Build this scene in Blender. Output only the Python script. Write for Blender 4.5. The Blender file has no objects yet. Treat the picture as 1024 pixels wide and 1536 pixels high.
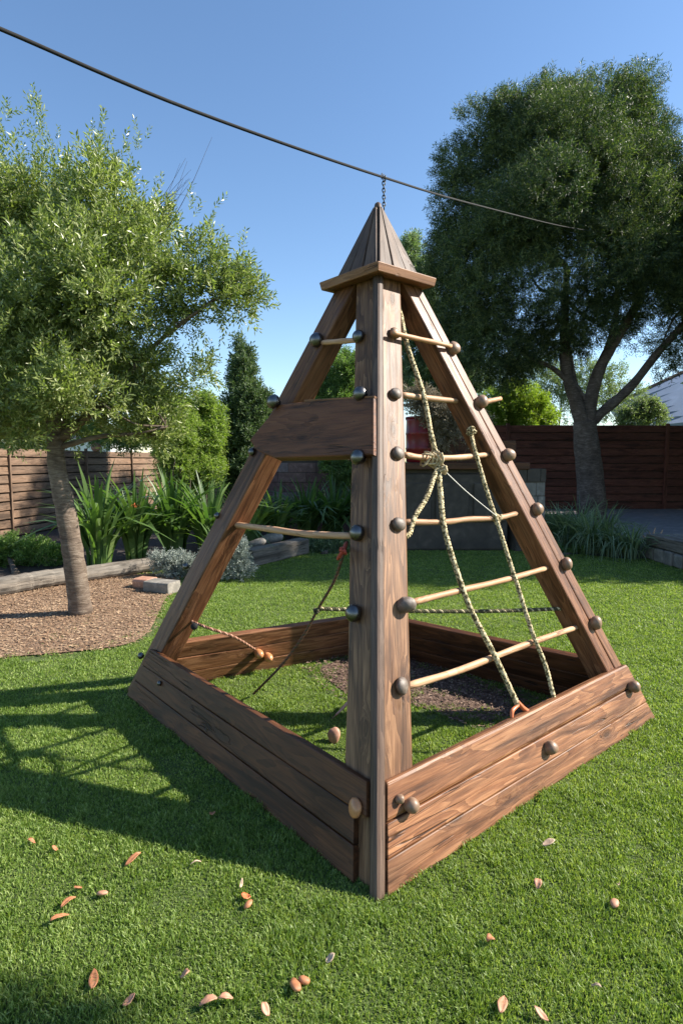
import bpy, math, numpy as np
from mathutils import Vector, Matrix
rng = np.random.default_rng(7)
SC = bpy.context.scene
COL = SC.collection

# ------------------------------------------------------------------ camera
F, HY, CH = 880.0, 690.0, 1.45          # focal length and horizon in photo pixels, eye height
PITCH = math.atan((768-HY)/F)
cam = bpy.data.cameras.new('camera'); camo = bpy.data.objects.new('camera', cam); COL.objects.link(camo)
cam.sensor_fit = 'VERTICAL'; cam.sensor_height = 36.0; cam.lens = 36.0*F/1536.0
cam.clip_start = 0.05; cam.clip_end = 800
camo.location = (0, 0, CH); camo.rotation_euler = (math.pi/2-PITCH, 0, 0)
SC.camera = camo
# ------------------------------------------------------------------ light
SUN_EL = math.radians(36); SUN_AZ = math.radians(86)      # azimuth clockwise from +Y (view direction)
w = bpy.data.worlds.new('World'); SC.world = w; w.use_nodes = True
nt = w.node_tree; bg = nt.nodes['Background']
sky = nt.nodes.new('ShaderNodeTexSky'); sky.sky_type = 'NISHITA'; sky.sun_disc = False
sky.sun_elevation = SUN_EL; sky.sun_rotation = SUN_AZ; sky.altitude = 300; sky.air_density = 1.0; sky.dust_density = 0.3; sky.ozone_density = 1.6
hsv = nt.nodes.new('ShaderNodeHueSaturation'); hsv.inputs['Saturation'].default_value = 1.1; hsv.inputs['Value'].default_value = 1.0
nt.links.new(sky.outputs[0], hsv.inputs['Color']); nt.links.new(hsv.outputs[0], bg.inputs[0]); bg.inputs[1].default_value = 0.1
sl = bpy.data.lights.new('sun', 'SUN'); so = bpy.data.objects.new('sun', sl); COL.objects.link(so)
sl.energy = 5.0; sl.angle = math.radians(0.6); sl.color = (1.0, 0.93, 0.82)
sdir = Vector((math.sin(SUN_AZ)*math.cos(SUN_EL), math.cos(SUN_AZ)*math.cos(SUN_EL), math.sin(SUN_EL)))
so.rotation_euler = sdir.to_track_quat('Z', 'Y').to_euler()
so.location = (20, 0, 20)
SC.view_settings.view_transform = 'Standard'; SC.view_settings.look = 'None'
SC.view_settings.exposure = 1.2; SC.view_settings.gamma = 1.0

# ------------------------------------------------------------------ helpers
def V(*a): return np.array(a, float)
def ray(x, y):
    c, s = math.cos(PITCH), math.sin(PITCH); u = (x-512)/F; v = -(y-768)/F
    return V(u, c+v*s, -s+v*c)
EYE = V(0, 0, CH)
def gnd(x, y, z=0.0):
    r = ray(x, y); return EYE+r*((z-CH)/r[2])
def at(x, y, Y):
    r = ray(x, y); return EYE+r*(Y/r[1])
def onp(x, y, p, n):
    r = ray(x, y); return EYE+r*(np.dot(p-EYE, n)/np.dot(r, n))
def unit(v): v = np.asarray(v, float); return v/np.linalg.norm(v)

def link(name, me, parent=None):
    o = bpy.data.objects.new(name, me); COL.objects.link(o)
    if parent is not None: o.parent = parent
    return o
def tag(o, label=None, cat=None, group=None, kind=None):
    if label: o['label'] = label
    if cat: o['category'] = cat
    if group: o['group'] = group
    if kind: o['kind'] = kind
    return o
def thing(name, loc, label, cat, group=None):
    o = link(name, None); o.location = Vector([float(a) for a in loc]); return tag(o, label, cat, group)
def frame(origin, xa=(1, 0, 0), up=(0, 0, 1)):
    x = unit(xa); up = np.asarray(up, float)
    if abs(np.dot(x, up)) > .97*np.linalg.norm(up): up = V(0, 1, 0)
    z = unit(up-np.dot(up, x)*x); y = np.cross(z, x)
    M = np.eye(4); M[:3, 0] = x; M[:3, 1] = y; M[:3, 2] = z; M[:3, 3] = origin
    return M
def raw_mesh(name, verts, counts, idx, mats, mi=None, smooth=False):
    me = bpy.data.meshes.new(name)
    verts = np.asarray(verts, np.float32); counts = np.asarray(counts, np.int32); idx = np.asarray(idx, np.int32)
    me.vertices.add(len(verts)); me.vertices.foreach_set('co', verts.ravel())
    me.loops.add(len(idx)); me.loops.foreach_set('vertex_index', idx)
    me.polygons.add(len(counts)); st = np.zeros(len(counts), np.int32); st[1:] = np.cumsum(counts)[:-1]
    me.polygons.foreach_set('loop_start', st)
    me.polygons.foreach_set('loop_total', counts)
    for m in (mats if isinstance(mats, (list, tuple)) else [mats]): me.materials.append(m)
    if mi is not None: me.polygons.foreach_set('material_index', np.asarray(mi, np.int32))
    me.polygons.foreach_set('use_smooth', np.full(len(counts), smooth))
    me.update(calc_edges=True); me.validate(); return me
def mobj(name, verts, faces, mats, parent=None, origin=None, xa=(1, 0, 0), up=(0, 0, 1), mi=None, smooth=False):
    """mesh from world-space vertices; its own local frame has X along xa"""
    verts = np.asarray(verts, float)
    if origin is None: origin = verts.mean(0)
    M = frame(origin, xa, up); Mi = np.linalg.inv(M)
    lv = verts@Mi[:3, :3].T+Mi[:3, 3]
    me = raw_mesh(name, lv, [len(f) for f in faces], [i for f in faces for i in f], mats, mi, smooth)
    o = link(name, me, parent)
    W = Matrix([list(map(float, r)) for r in M])
    if parent is not None: W = Matrix.Translation(-parent.location)@W
    o.matrix_basis = W
    return o
class Geo:
    def __init__(s): s.v = []; s.f = []; s.m = []; s.n = 0
    def add(s, v, f, m=0):
        s.v.append(np.asarray(v, float)); s.f += [tuple(i+s.n for i in q) for q in f]; s.m += [m]*len(f); s.n += len(v); return s
    def obj(s, name, mats, parent=None, **k):
        return mobj(name, np.vstack(s.v), s.f, mats, parent, mi=s.m, **k)
def sect(nc=3, r=(.1, .1)):
    """rounded unit square in (u,v), corner radii r as fraction of each side"""
    out = []
    for cu, cv, a0 in ((1-r[0], 1-r[1], 0), (r[0], 1-r[1], 90), (r[0], r[1], 180), (1-r[0], r[1], 270)):
        for k in range(nc):
            a = math.radians(a0+90*k/(nc-1)); out.append((cu+r[0]*math.cos(a), cv+r[1]*math.sin(a)))
    return out
def beamgeo(A, B, rad=.008, jit=.0015, step=.07, nc=3, seed=0, capbev=.004):
    """beam between quads A and B (p00,p10,p11,p01), rounded long edges, slightly uneven like sawn timber"""
    A = [np.asarray(p, float) for p in A]; B = [np.asarray(p, float) for p in B]
    su = np.linalg.norm(A[1]-A[0]); sv = np.linalg.norm(A[3]-A[0])
    sec = sect(nc, (min(.45, rad/su), min(.45, rad/sv)))
    L = np.linalg.norm(sum(B)/4-sum(A)/4); n = max(2, int(L/step))
    ts = [0, capbev/L]+[k/n for k in range(1, n)]+[1-capbev/L, 1]
    r = np.random.default_rng(seed+11); ph = r.uniform(0, 6.28, (len(sec), 4)); fr = r.uniform(.5, 2.6, (len(sec), 4))
    V_ = []; ns = len(sec)
    for i, t in enumerate(ts):
        Q = [a+(b-a)*t for a, b in zip(A, B)]; c = sum(Q)/4
        sh = .97 if i in (0, len(ts)-1) else 1
        for k, (u, v) in enumerate(sec):
            p = Q[0]*(1-u)*(1-v)+Q[1]*u*(1-v)+Q[2]*u*v+Q[3]*(1-u)*v
            d = p-c; dl = np.linalg.norm(d); kk = k//nc
            o = jit*sum(math.sin(fr[kk*nc, q]*t*L*2.2+ph[kk*nc, q]) for q in range(4))/2
            p = c+d*sh*(1+o/dl); V_.append(p)
    Fc = []
    m = len(ts)
    for i in range(m-1):
        for k in range(ns):
            a = i*ns+k; b = i*ns+(k+1) % ns; Fc.append((a, b, b+ns, a+ns))
    Fc.append(tuple(range(ns))[::-1]); Fc.append(tuple((m-1)*ns+k for k in range(ns)))
    # orientation fix
    V_ = np.array(V_); ctr = V_.mean(0); f = Fc[ns*(m//2)]
    nrm = np.cross(V_[f[1]]-V_[f[0]], V_[f[2]]-V_[f[0]])
    if np.dot(nrm, V_[f[0]]-(sum(A)+(sum(B)))/8) < 0 and np.dot(nrm, V_[list(f)].mean(0)-V_[(m//2)*ns:(m//2+1)*ns].mean(0)) < 0: Fc = [q[::-1] for q in Fc]
    return V_, Fc
BS = [0]
def beam(name, A, B, mat, parent=None, **k):
    BS[0] += 1; k.setdefault('seed', BS[0])
    v, f = beamgeo(A, B, **k); A0 = sum(np.asarray(a, float) for a in A)/4; B0 = sum(np.asarray(b, float) for b in B)/4
    o = mobj(name, v, f, mat, parent, origin=A0, xa=B0-A0, up=np.asarray(A[3], float)-np.asarray(A[0], float))
    me = o.data; me.polygons.foreach_set('use_smooth', [True]*len(me.polygons)); me.set_sharp_from_angle(angle=math.radians(18)); return o
def tubegeo(pts, rad, ns=8, cap=True):
    pts = [np.asarray(p, float) for p in pts]; n = len(pts)
    if np.isscalar(rad): rad = [rad]*n
    T = [unit(pts[min(i+1, n-1)]-pts[max(i-1, 0)]) for i in range(n)]
    u = unit(np.cross(T[0], V(0, 0, 1) if abs(T[0][2]) < .9 else V(1, 0, 0))); v_ = []
    for i in range(n):
        u = unit(u-np.dot(u, T[i])*T[i]); b = np.cross(T[i], u)
        for k in range(ns):
            a = 2*math.pi*k/ns; v_.append(pts[i]+rad[i]*(math.cos(a)*u+math.sin(a)*b))
    f = [(i*ns+k, i*ns+(k+1) % ns, (i+1)*ns+(k+1) % ns, (i+1)*ns+k) for i in range(n-1) for k in range(ns)]
    if cap: f += [tuple(range(ns))[::-1], tuple((n-1)*ns+k for k in range(ns))]
    return v_, f
def spline(P, n=8):
    P = [np.asarray(p, float) for p in P]
    if len(P) < 3: return [P[0]+(P[-1]-P[0])*k/n for k in range(n+1)]
    Q = [2*P[0]-P[1]]+P+[2*P[-1]-P[-2]]; out = []
    for i in range(1, len(Q)-2):
        a, b, c, d = Q[i-1:i+3]
        for k in range(n):
            t = k/n; out.append(.5*((2*b)+(-a+c)*t+(2*a-5*b+4*c-d)*t*t+(-a+3*b-3*c+d)*t**3))
    out.append(P[-1]); return out
def tube(name, pts, rad, mat, parent=None, ns=8, smooth=True, **k):
    v, f = tubegeo(pts, rad, ns); p0 = np.asarray(pts[0], float); p1 = np.asarray(pts[-1], float)
    return mobj(name, v, f, mat, parent, origin=p0, xa=p1-p0, smooth=smooth, **k)
def lathegeo(prof, pos, axis, ns=16):
    """prof: (distance along axis, radius)"""
    M = frame(pos, axis); X, Y, Z = M[:3, 0], M[:3, 1], M[:3, 2]; v = []; f = []
    for d, r in prof:
        for k in range(ns):
            a = 2*math.pi*k/ns; v.append(pos+X*d+max(r, 1e-4)*(math.cos(a)*Y+math.sin(a)*Z))
    n = len(prof)
    for i in range(n-1):
        for k in range(ns):
            f.append((i*ns+k, i*ns+(k+1) % ns, (i+1)*ns+(k+1) % ns, (i+1)*ns+k))
    f.append(tuple(range(ns))[::-1]); f.append(tuple((n-1)*ns+k for k in range(ns)))
    return v, f
def lathe(name, prof, pos, axis, mat, parent=None, ns=16):
    v, f = lathegeo(prof, np.asarray(pos, float), axis, ns)
    return mobj(name, v, f, mat, parent, origin=np.asarray(pos, float), xa=axis, smooth=True)
def boxgeo(c, sx, sy, sz, rot=0.0):
    cr, sr = math.cos(rot), math.sin(rot); v = []
    for x, y, z in ((-1,-1,-1),(1,-1,-1),(1,1,-1),(-1,1,-1),(-1,-1,1),(1,-1,1),(1,1,1),(-1,1,1)):
        a, b = x*sx/2, y*sy/2; v.append((c[0]+a*cr-b*sr, c[1]+a*sr+b*cr, c[2]+z*sz/2))
    return v, [(3,2,1,0),(4,5,6,7),(0,1,5,4),(1,2,6,5),(2,3,7,6),(3,0,4,7)]

# ------------------------------------------------------------------ materials
def newmat(name):
    m = bpy.data.materials.new(name); m.use_nodes = True; t = m.node_tree
    return m, t, t.nodes['Principled BSDF'], t.nodes, t.links
def ramp(N, stops, interp='LINEAR'):
    r = N.new('ShaderNodeValToRGB'); r.color_ramp.interpolation = interp; e = r.color_ramp.elements
    while len(e) < len(stops): e.new(.5)
    for i, (p, c) in enumerate(stops):
        e[i].position = p; e[i].color = (*c, 1) if len(c) == 3 else c
    return r
def noise(N, L, vec, scale, detail=4, rough=.55, dist=0):
    n = N.new('ShaderNodeTexNoise'); n.inputs['Scale'].default_value = scale; n.inputs['Detail'].default_value = detail
    n.inputs['Roughness'].default_value = rough; n.inputs['Distortion'].default_value = dist
    if vec is not None: L.new(vec, n.inputs['Vector'])
    return n
def mapping(N, L, vec, sc):
    m = N.new('ShaderNodeMapping'); m.inputs['Scale'].default_value = sc; L.new(vec, m.inputs['Vector']); return m.outputs[0]
def mix(N, L, fac, a, b, mode='MIX'):
    m = N.new('ShaderNodeMix'); m.data_type = 'RGBA'; m.blend_type = mode
    for s, x in ((0, fac), (6, a), (7, b)):
        if hasattr(x, 'is_output'): L.new(x, m.inputs[s])
        else: m.inputs[s].default_value = x if s == 0 else ((*x, 1) if len(x) == 3 else x)
    return m.outputs[2]
def math_(N, L, op, a, b=None, clamp=False):
    m = N.new('ShaderNodeMath'); m.operation = op; m.use_clamp = clamp
    for i, x in enumerate((a, b)):
        if x is None: continue
        if hasattr(x, 'is_output'): L.new(x, m.inputs[i])
        else: m.inputs[i].default_value = x
    return m.outputs[0]
def bump(N, L, h, strength, dist, b):
    n = N.new('ShaderNodeBump'); n.inputs['Strength'].default_value = strength; n.inputs['Distance'].default_value = dist
    L.new(h, n.inputs['Height']); L.new(n.outputs[0], b.inputs['Normal'])

def wood(name, dark, mid, light, grey=(.2, .16, .13), weather=.5, rough=.55, knots=1.0, scale=1.0):
    m, t, b, N, L = newmat(name)
    tc = N.new('ShaderNodeTexCoord'); oi = N.new('ShaderNodeObjectInfo')
    off = N.new('ShaderNodeVectorMath'); off.operation = 'MULTIPLY_ADD'
    cx = N.new('ShaderNodeCombineXYZ')
    for i in range(3): L.new(oi.outputs['Random'], cx.inputs[i])
    L.new(cx.outputs[0], off.inputs[0]); off.inputs[1].default_value = (37, 19, 53); L.new(tc.outputs['Object'], off.inputs[2])
    vec = off.outputs[0]
    # knots bend the grain round them
    kv = mapping(N, L, vec, (3.0*scale, 8*scale, 8*scale))
    vo = N.new('ShaderNodeTexVoronoi'); vo.inputs['Scale'].default_value = 1.0; vo.inputs['Randomness'].default_value = 1; L.new(kv, vo.inputs['Vector'])
    kd = vo.outputs['Distance']
    kr = ramp(N, [(0, (1, 1, 1)), (.07, (.95, .95, .95)), (.17, (.3, .3, .3)), (.34, (0, 0, 0))]); L.new(kd, kr.inputs[0])
    warp = N.new('ShaderNodeVectorMath'); warp.operation = 'MULTIPLY_ADD'
    L.new(kr.outputs[0], warp.inputs[0]); warp.inputs[1].default_value = (.0, .06, .06); L.new(vec, warp.inputs[2])
    wv = warp.outputs[0]
    g0 = noise(N, L, mapping(N, L, wv, (.55*scale, 5*scale, 5*scale)), 1.6, 3, .5, .5)
    # year-ring bands
    band = math_(N, L, 'FRACT', math_(N, L, 'MULTIPLY', g0.outputs[0], 11.0))
    g1 = noise(N, L, mapping(N, L, wv, (1.6*scale, 42*scale, 42*scale)), 2.2, 6, .65, .2)
    g2 = noise(N, L, mapping(N, L, wv, (5*scale, 150*scale, 150*scale)), 2.0, 3, .6)
    lf = noise(N, L, mapping(N, L, vec, (.5*scale, 4.5*scale, 4.5*scale)), 1.6, 5, .6, 1.0)
    s = math_(N, L, 'ADD', math_(N, L, 'MULTIPLY', band, .14), math_(N, L, 'MULTIPLY', g1.outputs[0], .42))
    s = math_(N, L, 'ADD', s, math_(N, L, 'MULTIPLY', g2.outputs[0], .24))
    s = math_(N, L, 'ADD', s, math_(N, L, 'MULTIPLY', lf.outputs[0], .28))
    cr = ramp(N, [(.36, tuple(x*.85 for x in dark)), (.53, mid), (.7, light)]); L.new(s, cr.inputs[0])
    # blotchy weathering
    wn = noise(N, L, mapping(N, L, vec, (.8, 8, 8)), 1.4, 5, .62, .7)
    wr = ramp(N, [(.5-.22*weather, (0, 0, 0)), (.72, (1, 1, 1))]); L.new(wn.outputs[0], wr.inputs[0])
    c1 = mix(N, L, math_(N, L, 'MULTIPLY', wr.outputs[0], .35+.5*weather), cr.outputs[0], mix(N, L, .35, grey, cr.outputs[0]))
    # stain blotches, darker
    dn = noise(N, L, mapping(N, L, vec, (1.0, 9, 9)), 1.2, 4, .6, .9)
    dr = ramp(N, [(.5, (0, 0, 0)), (.68, (1, 1, 1))]); L.new(dn.outputs[0], dr.inputs[0])
    c2 = mix(N, L, math_(N, L, 'MULTIPLY', dr.outputs[0], .78), c1, tuple(x*.55 for x in dark))
    c3 = mix(N, L, math_(N, L, 'MULTIPLY', kr.outputs[0], .8*knots), c2, tuple(x*.45 for x in dark))
    # long drying checks
    ck = noise(N, L, mapping(N, L, wv, (1.1*scale, 30*scale, 30*scale)), 1.0, 2, .4, .3)
    ckr = ramp(N, [(.485, (0, 0, 0)), (.497, (1, 1, 1)), (.503, (1, 1, 1)), (.515, (0, 0, 0))]); L.new(ck.outputs[0], ckr.inputs[0])
    ckm = noise(N, L, mapping(N, L, vec, (1.3, 3, 3)), 1.5, 2)
    ckmr = ramp(N, [(.54, (0, 0, 0)), (.6, (1, 1, 1))]); L.new(ckm.outputs[0], ckmr.inputs[0])
    cfac = math_(N, L, 'MULTIPLY', ckr.outputs[0], ckmr.outputs[0])
    c4 = mix(N, L, math_(N, L, 'MULTIPLY', cfac, .85), c3, tuple(x*.3 for x in dark))
    hs = N.new('ShaderNodeHueSaturation'); L.new(c4, hs.inputs['Color'])
    mr = N.new('ShaderNodeMapRange'); L.new(oi.outputs['Random'], mr.inputs[0]); mr.inputs[3].default_value = .8; mr.inputs[4].default_value = 1.2
    L.new(mr.outputs[0], hs.inputs['Value'])
    L.new(hs.outputs[0], b.inputs['Base Color'])
    rr = N.new('ShaderNodeMapRange'); L.new(g1.outputs[0], rr.inputs[0]); rr.inputs[3].default_value = rough-.15; rr.inputs[4].default_value = rough+.2
    L.new(rr.outputs[0], b.inputs['Roughness']); b.inputs['Specular IOR Level'].default_value = .3
    h = math_(N, L, 'SUBTRACT', math_(N, L, 'ADD', math_(N, L, 'MULTIPLY', s, .6), math_(N, L, 'MULTIPLY', wn.outputs[0], .5)), math_(N, L, 'ADD', cfac, math_(N, L, 'MULTIPLY', kr.outputs[0], .4)))
    bump(N, L, h, .6, .005, b)
    return m
M = {}
M['post'] = wood('post_wood', (.04, .017, .008), (.14, .064, .028), (.35, .19, .095), (.15, .085, .048), .35, .5)
M['board'] = wood('board_wood', (.05, .017, .007), (.18, .07, .028), (.36, .175, .08), (.22, .12, .066), .5, .5)
M['board_dark_shaded'] = wood('dark_shaded_board_wood', (.026, .009, .003), (.09, .032, .011), (.16, .06, .022), (.09, .042, .02), .35, .5)  # board wood darkened for the base sides in shade; also plain dark timber
M['leg'] = wood('leg_wood', (.04, .014, .006), (.135, .052, .022), (.26, .12, .055), (.16, .095, .06), .4, .45)
M['legdark'] = wood('cross_wood', (.04, .012, .004), (.13, .045, .017), (.2, .078, .033), (.12, .055, .028), .3, .55)
M['roof'] = wood('roof_wood', (.035, .02, .014), (.095, .056, .038), (.18, .115, .08), (.13, .095, .074), .7, .55, .5)
M['collar'] = wood('collar_wood', (.08, .032, .014), (.2, .088, .038), (.3, .15, .07), (.2, .12, .07), .2, .5, .3)
M['dowel'] = wood('dowel_wood', (.3, .14, .065), (.45, .25, .135), (.58, .37, .22), (.5, .34, .22), .3, .5, .1)
M['fence'] = wood('fence_wood', (.06, .035, .02), (.15, .09, .055), (.24, .155, .1), (.16, .12, .09), .5, .7, .4)
M['fencered'] = wood('red_fence_wood', (.05, .015, .009), (.13, .04, .025), (.2, .07, .045), (.13, .06, .042), .3, .6, .2)
M['sleeper'] = wood('sleeper_wood', (.06, .05, .04), (.15, .125, .1), (.25, .21, .17), (.2, .19, .17), .7, .8)

def simple(name, col, rough=.6, metal=0, var=.25, sc=20, bumps=.2, bd=.003, col2=None):
    m, t, b, N, L = newmat(name); tc = N.new('ShaderNodeTexCoord')
    n = noise(N, L, tc.outputs['Object'], sc, 5, .6, .4)
    c2 = col2 or tuple(min(1, x*(1+2*var)) for x in col)
    r = ramp(N, [(.3, tuple(x*(1-var) for x in col)), (.55, col), (.75, c2)]); L.new(n.outputs[0], r.inputs[0]); L.new(r.outputs[0], b.inputs['Base Color'])
    b.inputs['Roughness'].default_value = rough; b.inputs['Metallic'].default_value = metal
    if bumps: bump(N, L, n.outputs[0], bumps, bd, b)
    return m
M['steel'] = simple('steel', (.2, .19, .18), .36, 1, .35, 14, .12, .002, (.5, .47, .42))
M['knob'] = simple('stone_knob', (.15, .115, .09), .55, 0, .4, 30, .5, .004, (.34, .29, .25))
M['knobwood'] = simple('wooden_knob', (.24, .15, .095), .45, 0, .3, 22, .3, .002)
M['amber'] = simple('amber_knob', (.55, .24, .1), .3, 0, .3, 22, .2, .002, (.7, .5, .35))
M['clay'] = simple('clay', (.45, .23, .15), .6, 0, .3, 25, .4, .003, (.6, .4, .3))
M['tan'] = simple('rope_tan', (.5, .4, .24), .9, 0, .3, 90, .6, .002)
def camo(name):
    m, t, b, N, L = newmat(name); tc = N.new('ShaderNodeTexCoord')
    n = noise(N, L, tc.outputs['Object'], 75, 2, .5, .3); n2 = noise(N, L, tc.outputs['Object'], 260, 3, .7)
    r_ = ramp(N, [(0, (.06, .05, .022)), (.44, (.1, .085, .035)), (.5, (.5, .4, .22)), (.62, (.62, .52, .33))]); L.new(n.outputs[0], r_.inputs[0])
    L.new(r_.outputs[0], b.inputs['Base Color']); b.inputs['Roughness'].default_value = .95; bump(N, L, n2.outputs[0], .8, .002, b); return m
M['camo'] = camo('rope_camouflage')
M['olive'] = simple('rope_olive', (.07, .065, .03), .9, 0, .4, 90, .6, .002)
M['brownrope'] = simple('rope_brown', (.17, .075, .04), .85, 0, .4, 90, .6, .002)
M['redcord'] = simple('cord_red', (.4, .06, .03), .8, 0, .35, 60, .5, .002)
M['white'] = simple('string_white', (.7, .67, .6), .8, 0, .1, 60, 0)
M['hook'] = simple('hook_orange', (.55, .16, .06), .35, 0, .25, 40, .2, .001)
M['black'] = simple('cable_black', (.008, .008, .009), .9, 0, .3, 40, 0)
M['chain'] = simple('chain_metal', (.06, .06, .05), .45, .8, .4, 60, .2, .001)
M['concrete'] = simple('concrete', (.07, .056, .043), .85, 0, .35, 5, .5, .01)
M['red'] = simple('red_paint', (.2, .006, .01), .4, 0, .35, 6, .15, .003)
M['slate'] = simple('terrace_slate', (.17, .15, .145), .7, 0, .3, 7, .4, .008)
M['stone'] = simple('stone', (.2, .18, .155), .85, 0, .35, 9, .7, .012)
M['roofgrey'] = simple('roof_grey', (.27, .32, .4), .5, 0, .12, 1.2, .1, .01)
M['wallwhite'] = simple('wall_white', (.7, .7, .68), .8, 0, .08, 3, .1, .005)
M['bark'] = simple('bark', (.1, .078, .06), .9, 0, .45, 9, 1, .02, (.24, .2, .165))
M['barkdark'] = simple('bark_dark', (.06, .04, .03), .9, 0, .4, 7, 1, .03, (.13, .1, .08))
def barkring(name, a, b_, c):
    m, t, b, N, L = newmat(name); tc = N.new('ShaderNodeTexCoord')
    n = noise(N, L, mapping(N, L, tc.outputs['Object'], (26, 5, 5)), 1.6, 6, .7, .7); n2 = noise(N, L, tc.outputs['Object'], 5, 4, .6)
    s = math_(N, L, 'ADD', math_(N, L, 'MULTIPLY', n.outputs[0], .6), math_(N, L, 'MULTIPLY', n2.outputs[0], .4))
    r = ramp(N, [(.36, a), (.5, b_), (.64, c)]); L.new(s, r.inputs[0]); L.new(r.outputs[0], b.inputs['Base Color']); b.inputs['Roughness'].default_value = .9
    bump(N, L, s, 1, .02, b); return m
M['barkring'] = barkring('ringed_bark', (.05, .034, .024), (.13, .094, .068), (.25, .2, .155))
M['barkfar'] = barkring('brown_bark', (.04, .026, .019), (.1, .07, .052), (.2, .155, .125))

def leafmat(name, a, b_, c, rough=.45, trans=.35, tcol=None, scale=1.5):
    m, t, b, N, L = newmat(name); g = N.new('ShaderNodeNewGeometry'); tc = N.new('ShaderNodeTexCoord')
    n = noise(N, L, tc.outputs['Object'], scale, 3, .6)
    s = math_(N, L, 'ADD', math_(N, L, 'MULTIPLY', g.outputs['Random Per Island'], .55), math_(N, L, 'MULTIPLY', n.outputs[0], .55))
    r = ramp(N, [(.15, a), (.5, b_), (.9, c)]); L.new(s, r.inputs[0]); L.new(r.outputs[0], b.inputs['Base Color'])
    b.inputs['Roughness'].default_value = rough; b.inputs['Specular IOR Level'].default_value = .45
    tr = N.new('ShaderNodeBsdfTranslucent'); mx = N.new('ShaderNodeMixShader'); mx.inputs[0].default_value = trans
    tc2 = mix(N, L, 1.0, r.outputs[0], tcol or (1.6, 1.9, .7), 'MULTIPLY'); L.new(tc2, tr.inputs[0])
    L.new(b.outputs[0], mx.inputs[1]); L.new(tr.outputs[0], mx.inputs[2]); L.new(mx.outputs[0], N['Material Output'].inputs[0])
    return m
M['lt'] = leafmat('leaf_small_tree', (.05, .08, .025), (.15, .19, .055), (.4, .42, .19), .33, .33)
M['rt'] = leafmat('leaf_big_tree', (.014, .03, .014), (.036, .066, .026), (.19, .22, .075), .5, .25, None, .5)  # yellow-green end of the leaf tones stands in for sunlit clumps
M['flax'] = leafmat('leaf_flax', (.04, .085, .028), (.09, .155, .045), (.19, .26, .09), .4, .35)
M['ltfoot'] = leafmat('leaf_low', (.06, .11, .03), (.12, .2, .05), (.2, .3, .08), .5, .35)
M['silver'] = leafmat('leaf_silver', (.16, .2, .17), (.28, .32, .28), (.42, .45, .4), .6, .2, (1, 1, 1))
M['greygreen'] = leafmat('leaf_greygreen', (.055, .09, .045), (.13, .18, .09), (.28, .33, .2), .5, .3)
M['cyp'] = leafmat('leaf_cypress', (.04, .07, .035), (.075, .12, .05), (.15, .2, .08), .6, .2, None, 1.2)
M['lime'] = leafmat('leaf_lime', (.09, .14, .025), (.2, .27, .04), (.34, .38, .07), .5, .4)
M['mid'] = leafmat('leaf_mid', (.07, .12, .04), (.12, .19, .06), (.2, .28, .09), .5, .35)
M['yellowgreen'] = leafmat('leaf_yellowgreen', (.09, .14, .035), (.19, .26, .06), (.32, .38, .1), .5, .4)
M['pale'] = leafmat('leaf_pale', (.1, .13, .07), (.18, .22, .12), (.28, .32, .19), .5, .3)
M['dry'] = leafmat('leaf_dry', (.12, .1, .06), (.22, .18, .12), (.33, .27, .18), .7, .2, (1, 1, 1))
M['blade'] = leafmat('grass_blade', (.085, .13, .02), (.155, .25, .04), (.36, .43, .15), .5, .4, (1.5, 1.5, .7), 5)

def ground_mat():
    m, t, b, N, L = newmat('lawn_ground'); tc = N.new('ShaderNodeTexCoord')
    n = noise(N, L, tc.outputs['Object'], 1.3, 6, .65); n2 = noise(N, L, tc.outputs['Object'], 60, 4, .7)
    s = math_(N, L, 'ADD', math_(N, L, 'MULTIPLY', n.outputs[0], .5), math_(N, L, 'MULTIPLY', n2.outputs[0], .5))
    r = ramp(N, [(.35, (.045, .065, .014)), (.5, (.085, .125, .026)), (.66, (.14, .18, .05))]); L.new(s, r.inputs[0]); L.new(r.outputs[0], b.inputs['Base Color'])
    b.inputs['Roughness'].default_value = .95; bump(N, L, n2.outputs[0], 1, .03, b); return m
def mulch_mat():
    m, t, b, N, L = newmat('mulch_ground'); tc = N.new('ShaderNodeTexCoord')
    n = noise(N, L, tc.outputs['Object'], 45, 6, .75, .6); n3 = noise(N, L, tc.outputs['Object'], 2.5, 3, .6)
    s = math_(N, L, 'ADD', math_(N, L, 'MULTIPLY', n.outputs[0], .8), math_(N, L, 'MULTIPLY', n3.outputs[0], .2))
    r = ramp(N, [(.36, (.1, .055, .032)), (.5, (.27, .165, .1)), (.65, (.48, .34, .22))]); L.new(s, r.inputs[0]); L.new(r.outputs[0], b.inputs['Base Color'])
    b.inputs['Roughness'].default_value = .95; bump(N, L, n.outputs[0], 1, .03, b); return m
M['lawn'] = ground_mat(); M['mulch'] = mulch_mat()

# ------------------------------------------------------------------ plan of the pyramid
def h0(p): return V(p[0], p[1], 0)
CN, CL, CR = gnd(565, 1357), gnd(185, 1040), gnd(978, 1080); CB = V(.25, 4.42, 0)
APEX = V(.2, 3.36, 2.85)
CC = {'N': CN, 'L': CL, 'R': CR, 'B': CB}
NEI = {'N': ('R', 'L'), 'L': ('N', 'B'), 'R': ('N', 'B'), 'B': ('R', 'L')}
def P(c, t): return CC[c]+(APEX-CC[c])*t
def side_normal(a, b):
    n = unit(np.cross(CC[b]-CC[a], APEX-CC[a])); mid = (CC[a]+CC[b])/2; ctr = (CN+CB)/2
    return n if np.dot(n, mid-ctr) > 0 else -n
FR = side_normal('N', 'R'); FL = side_normal('N', 'L'); BL = side_normal('L', 'B'); BR = side_normal('R', 'B')

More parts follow.
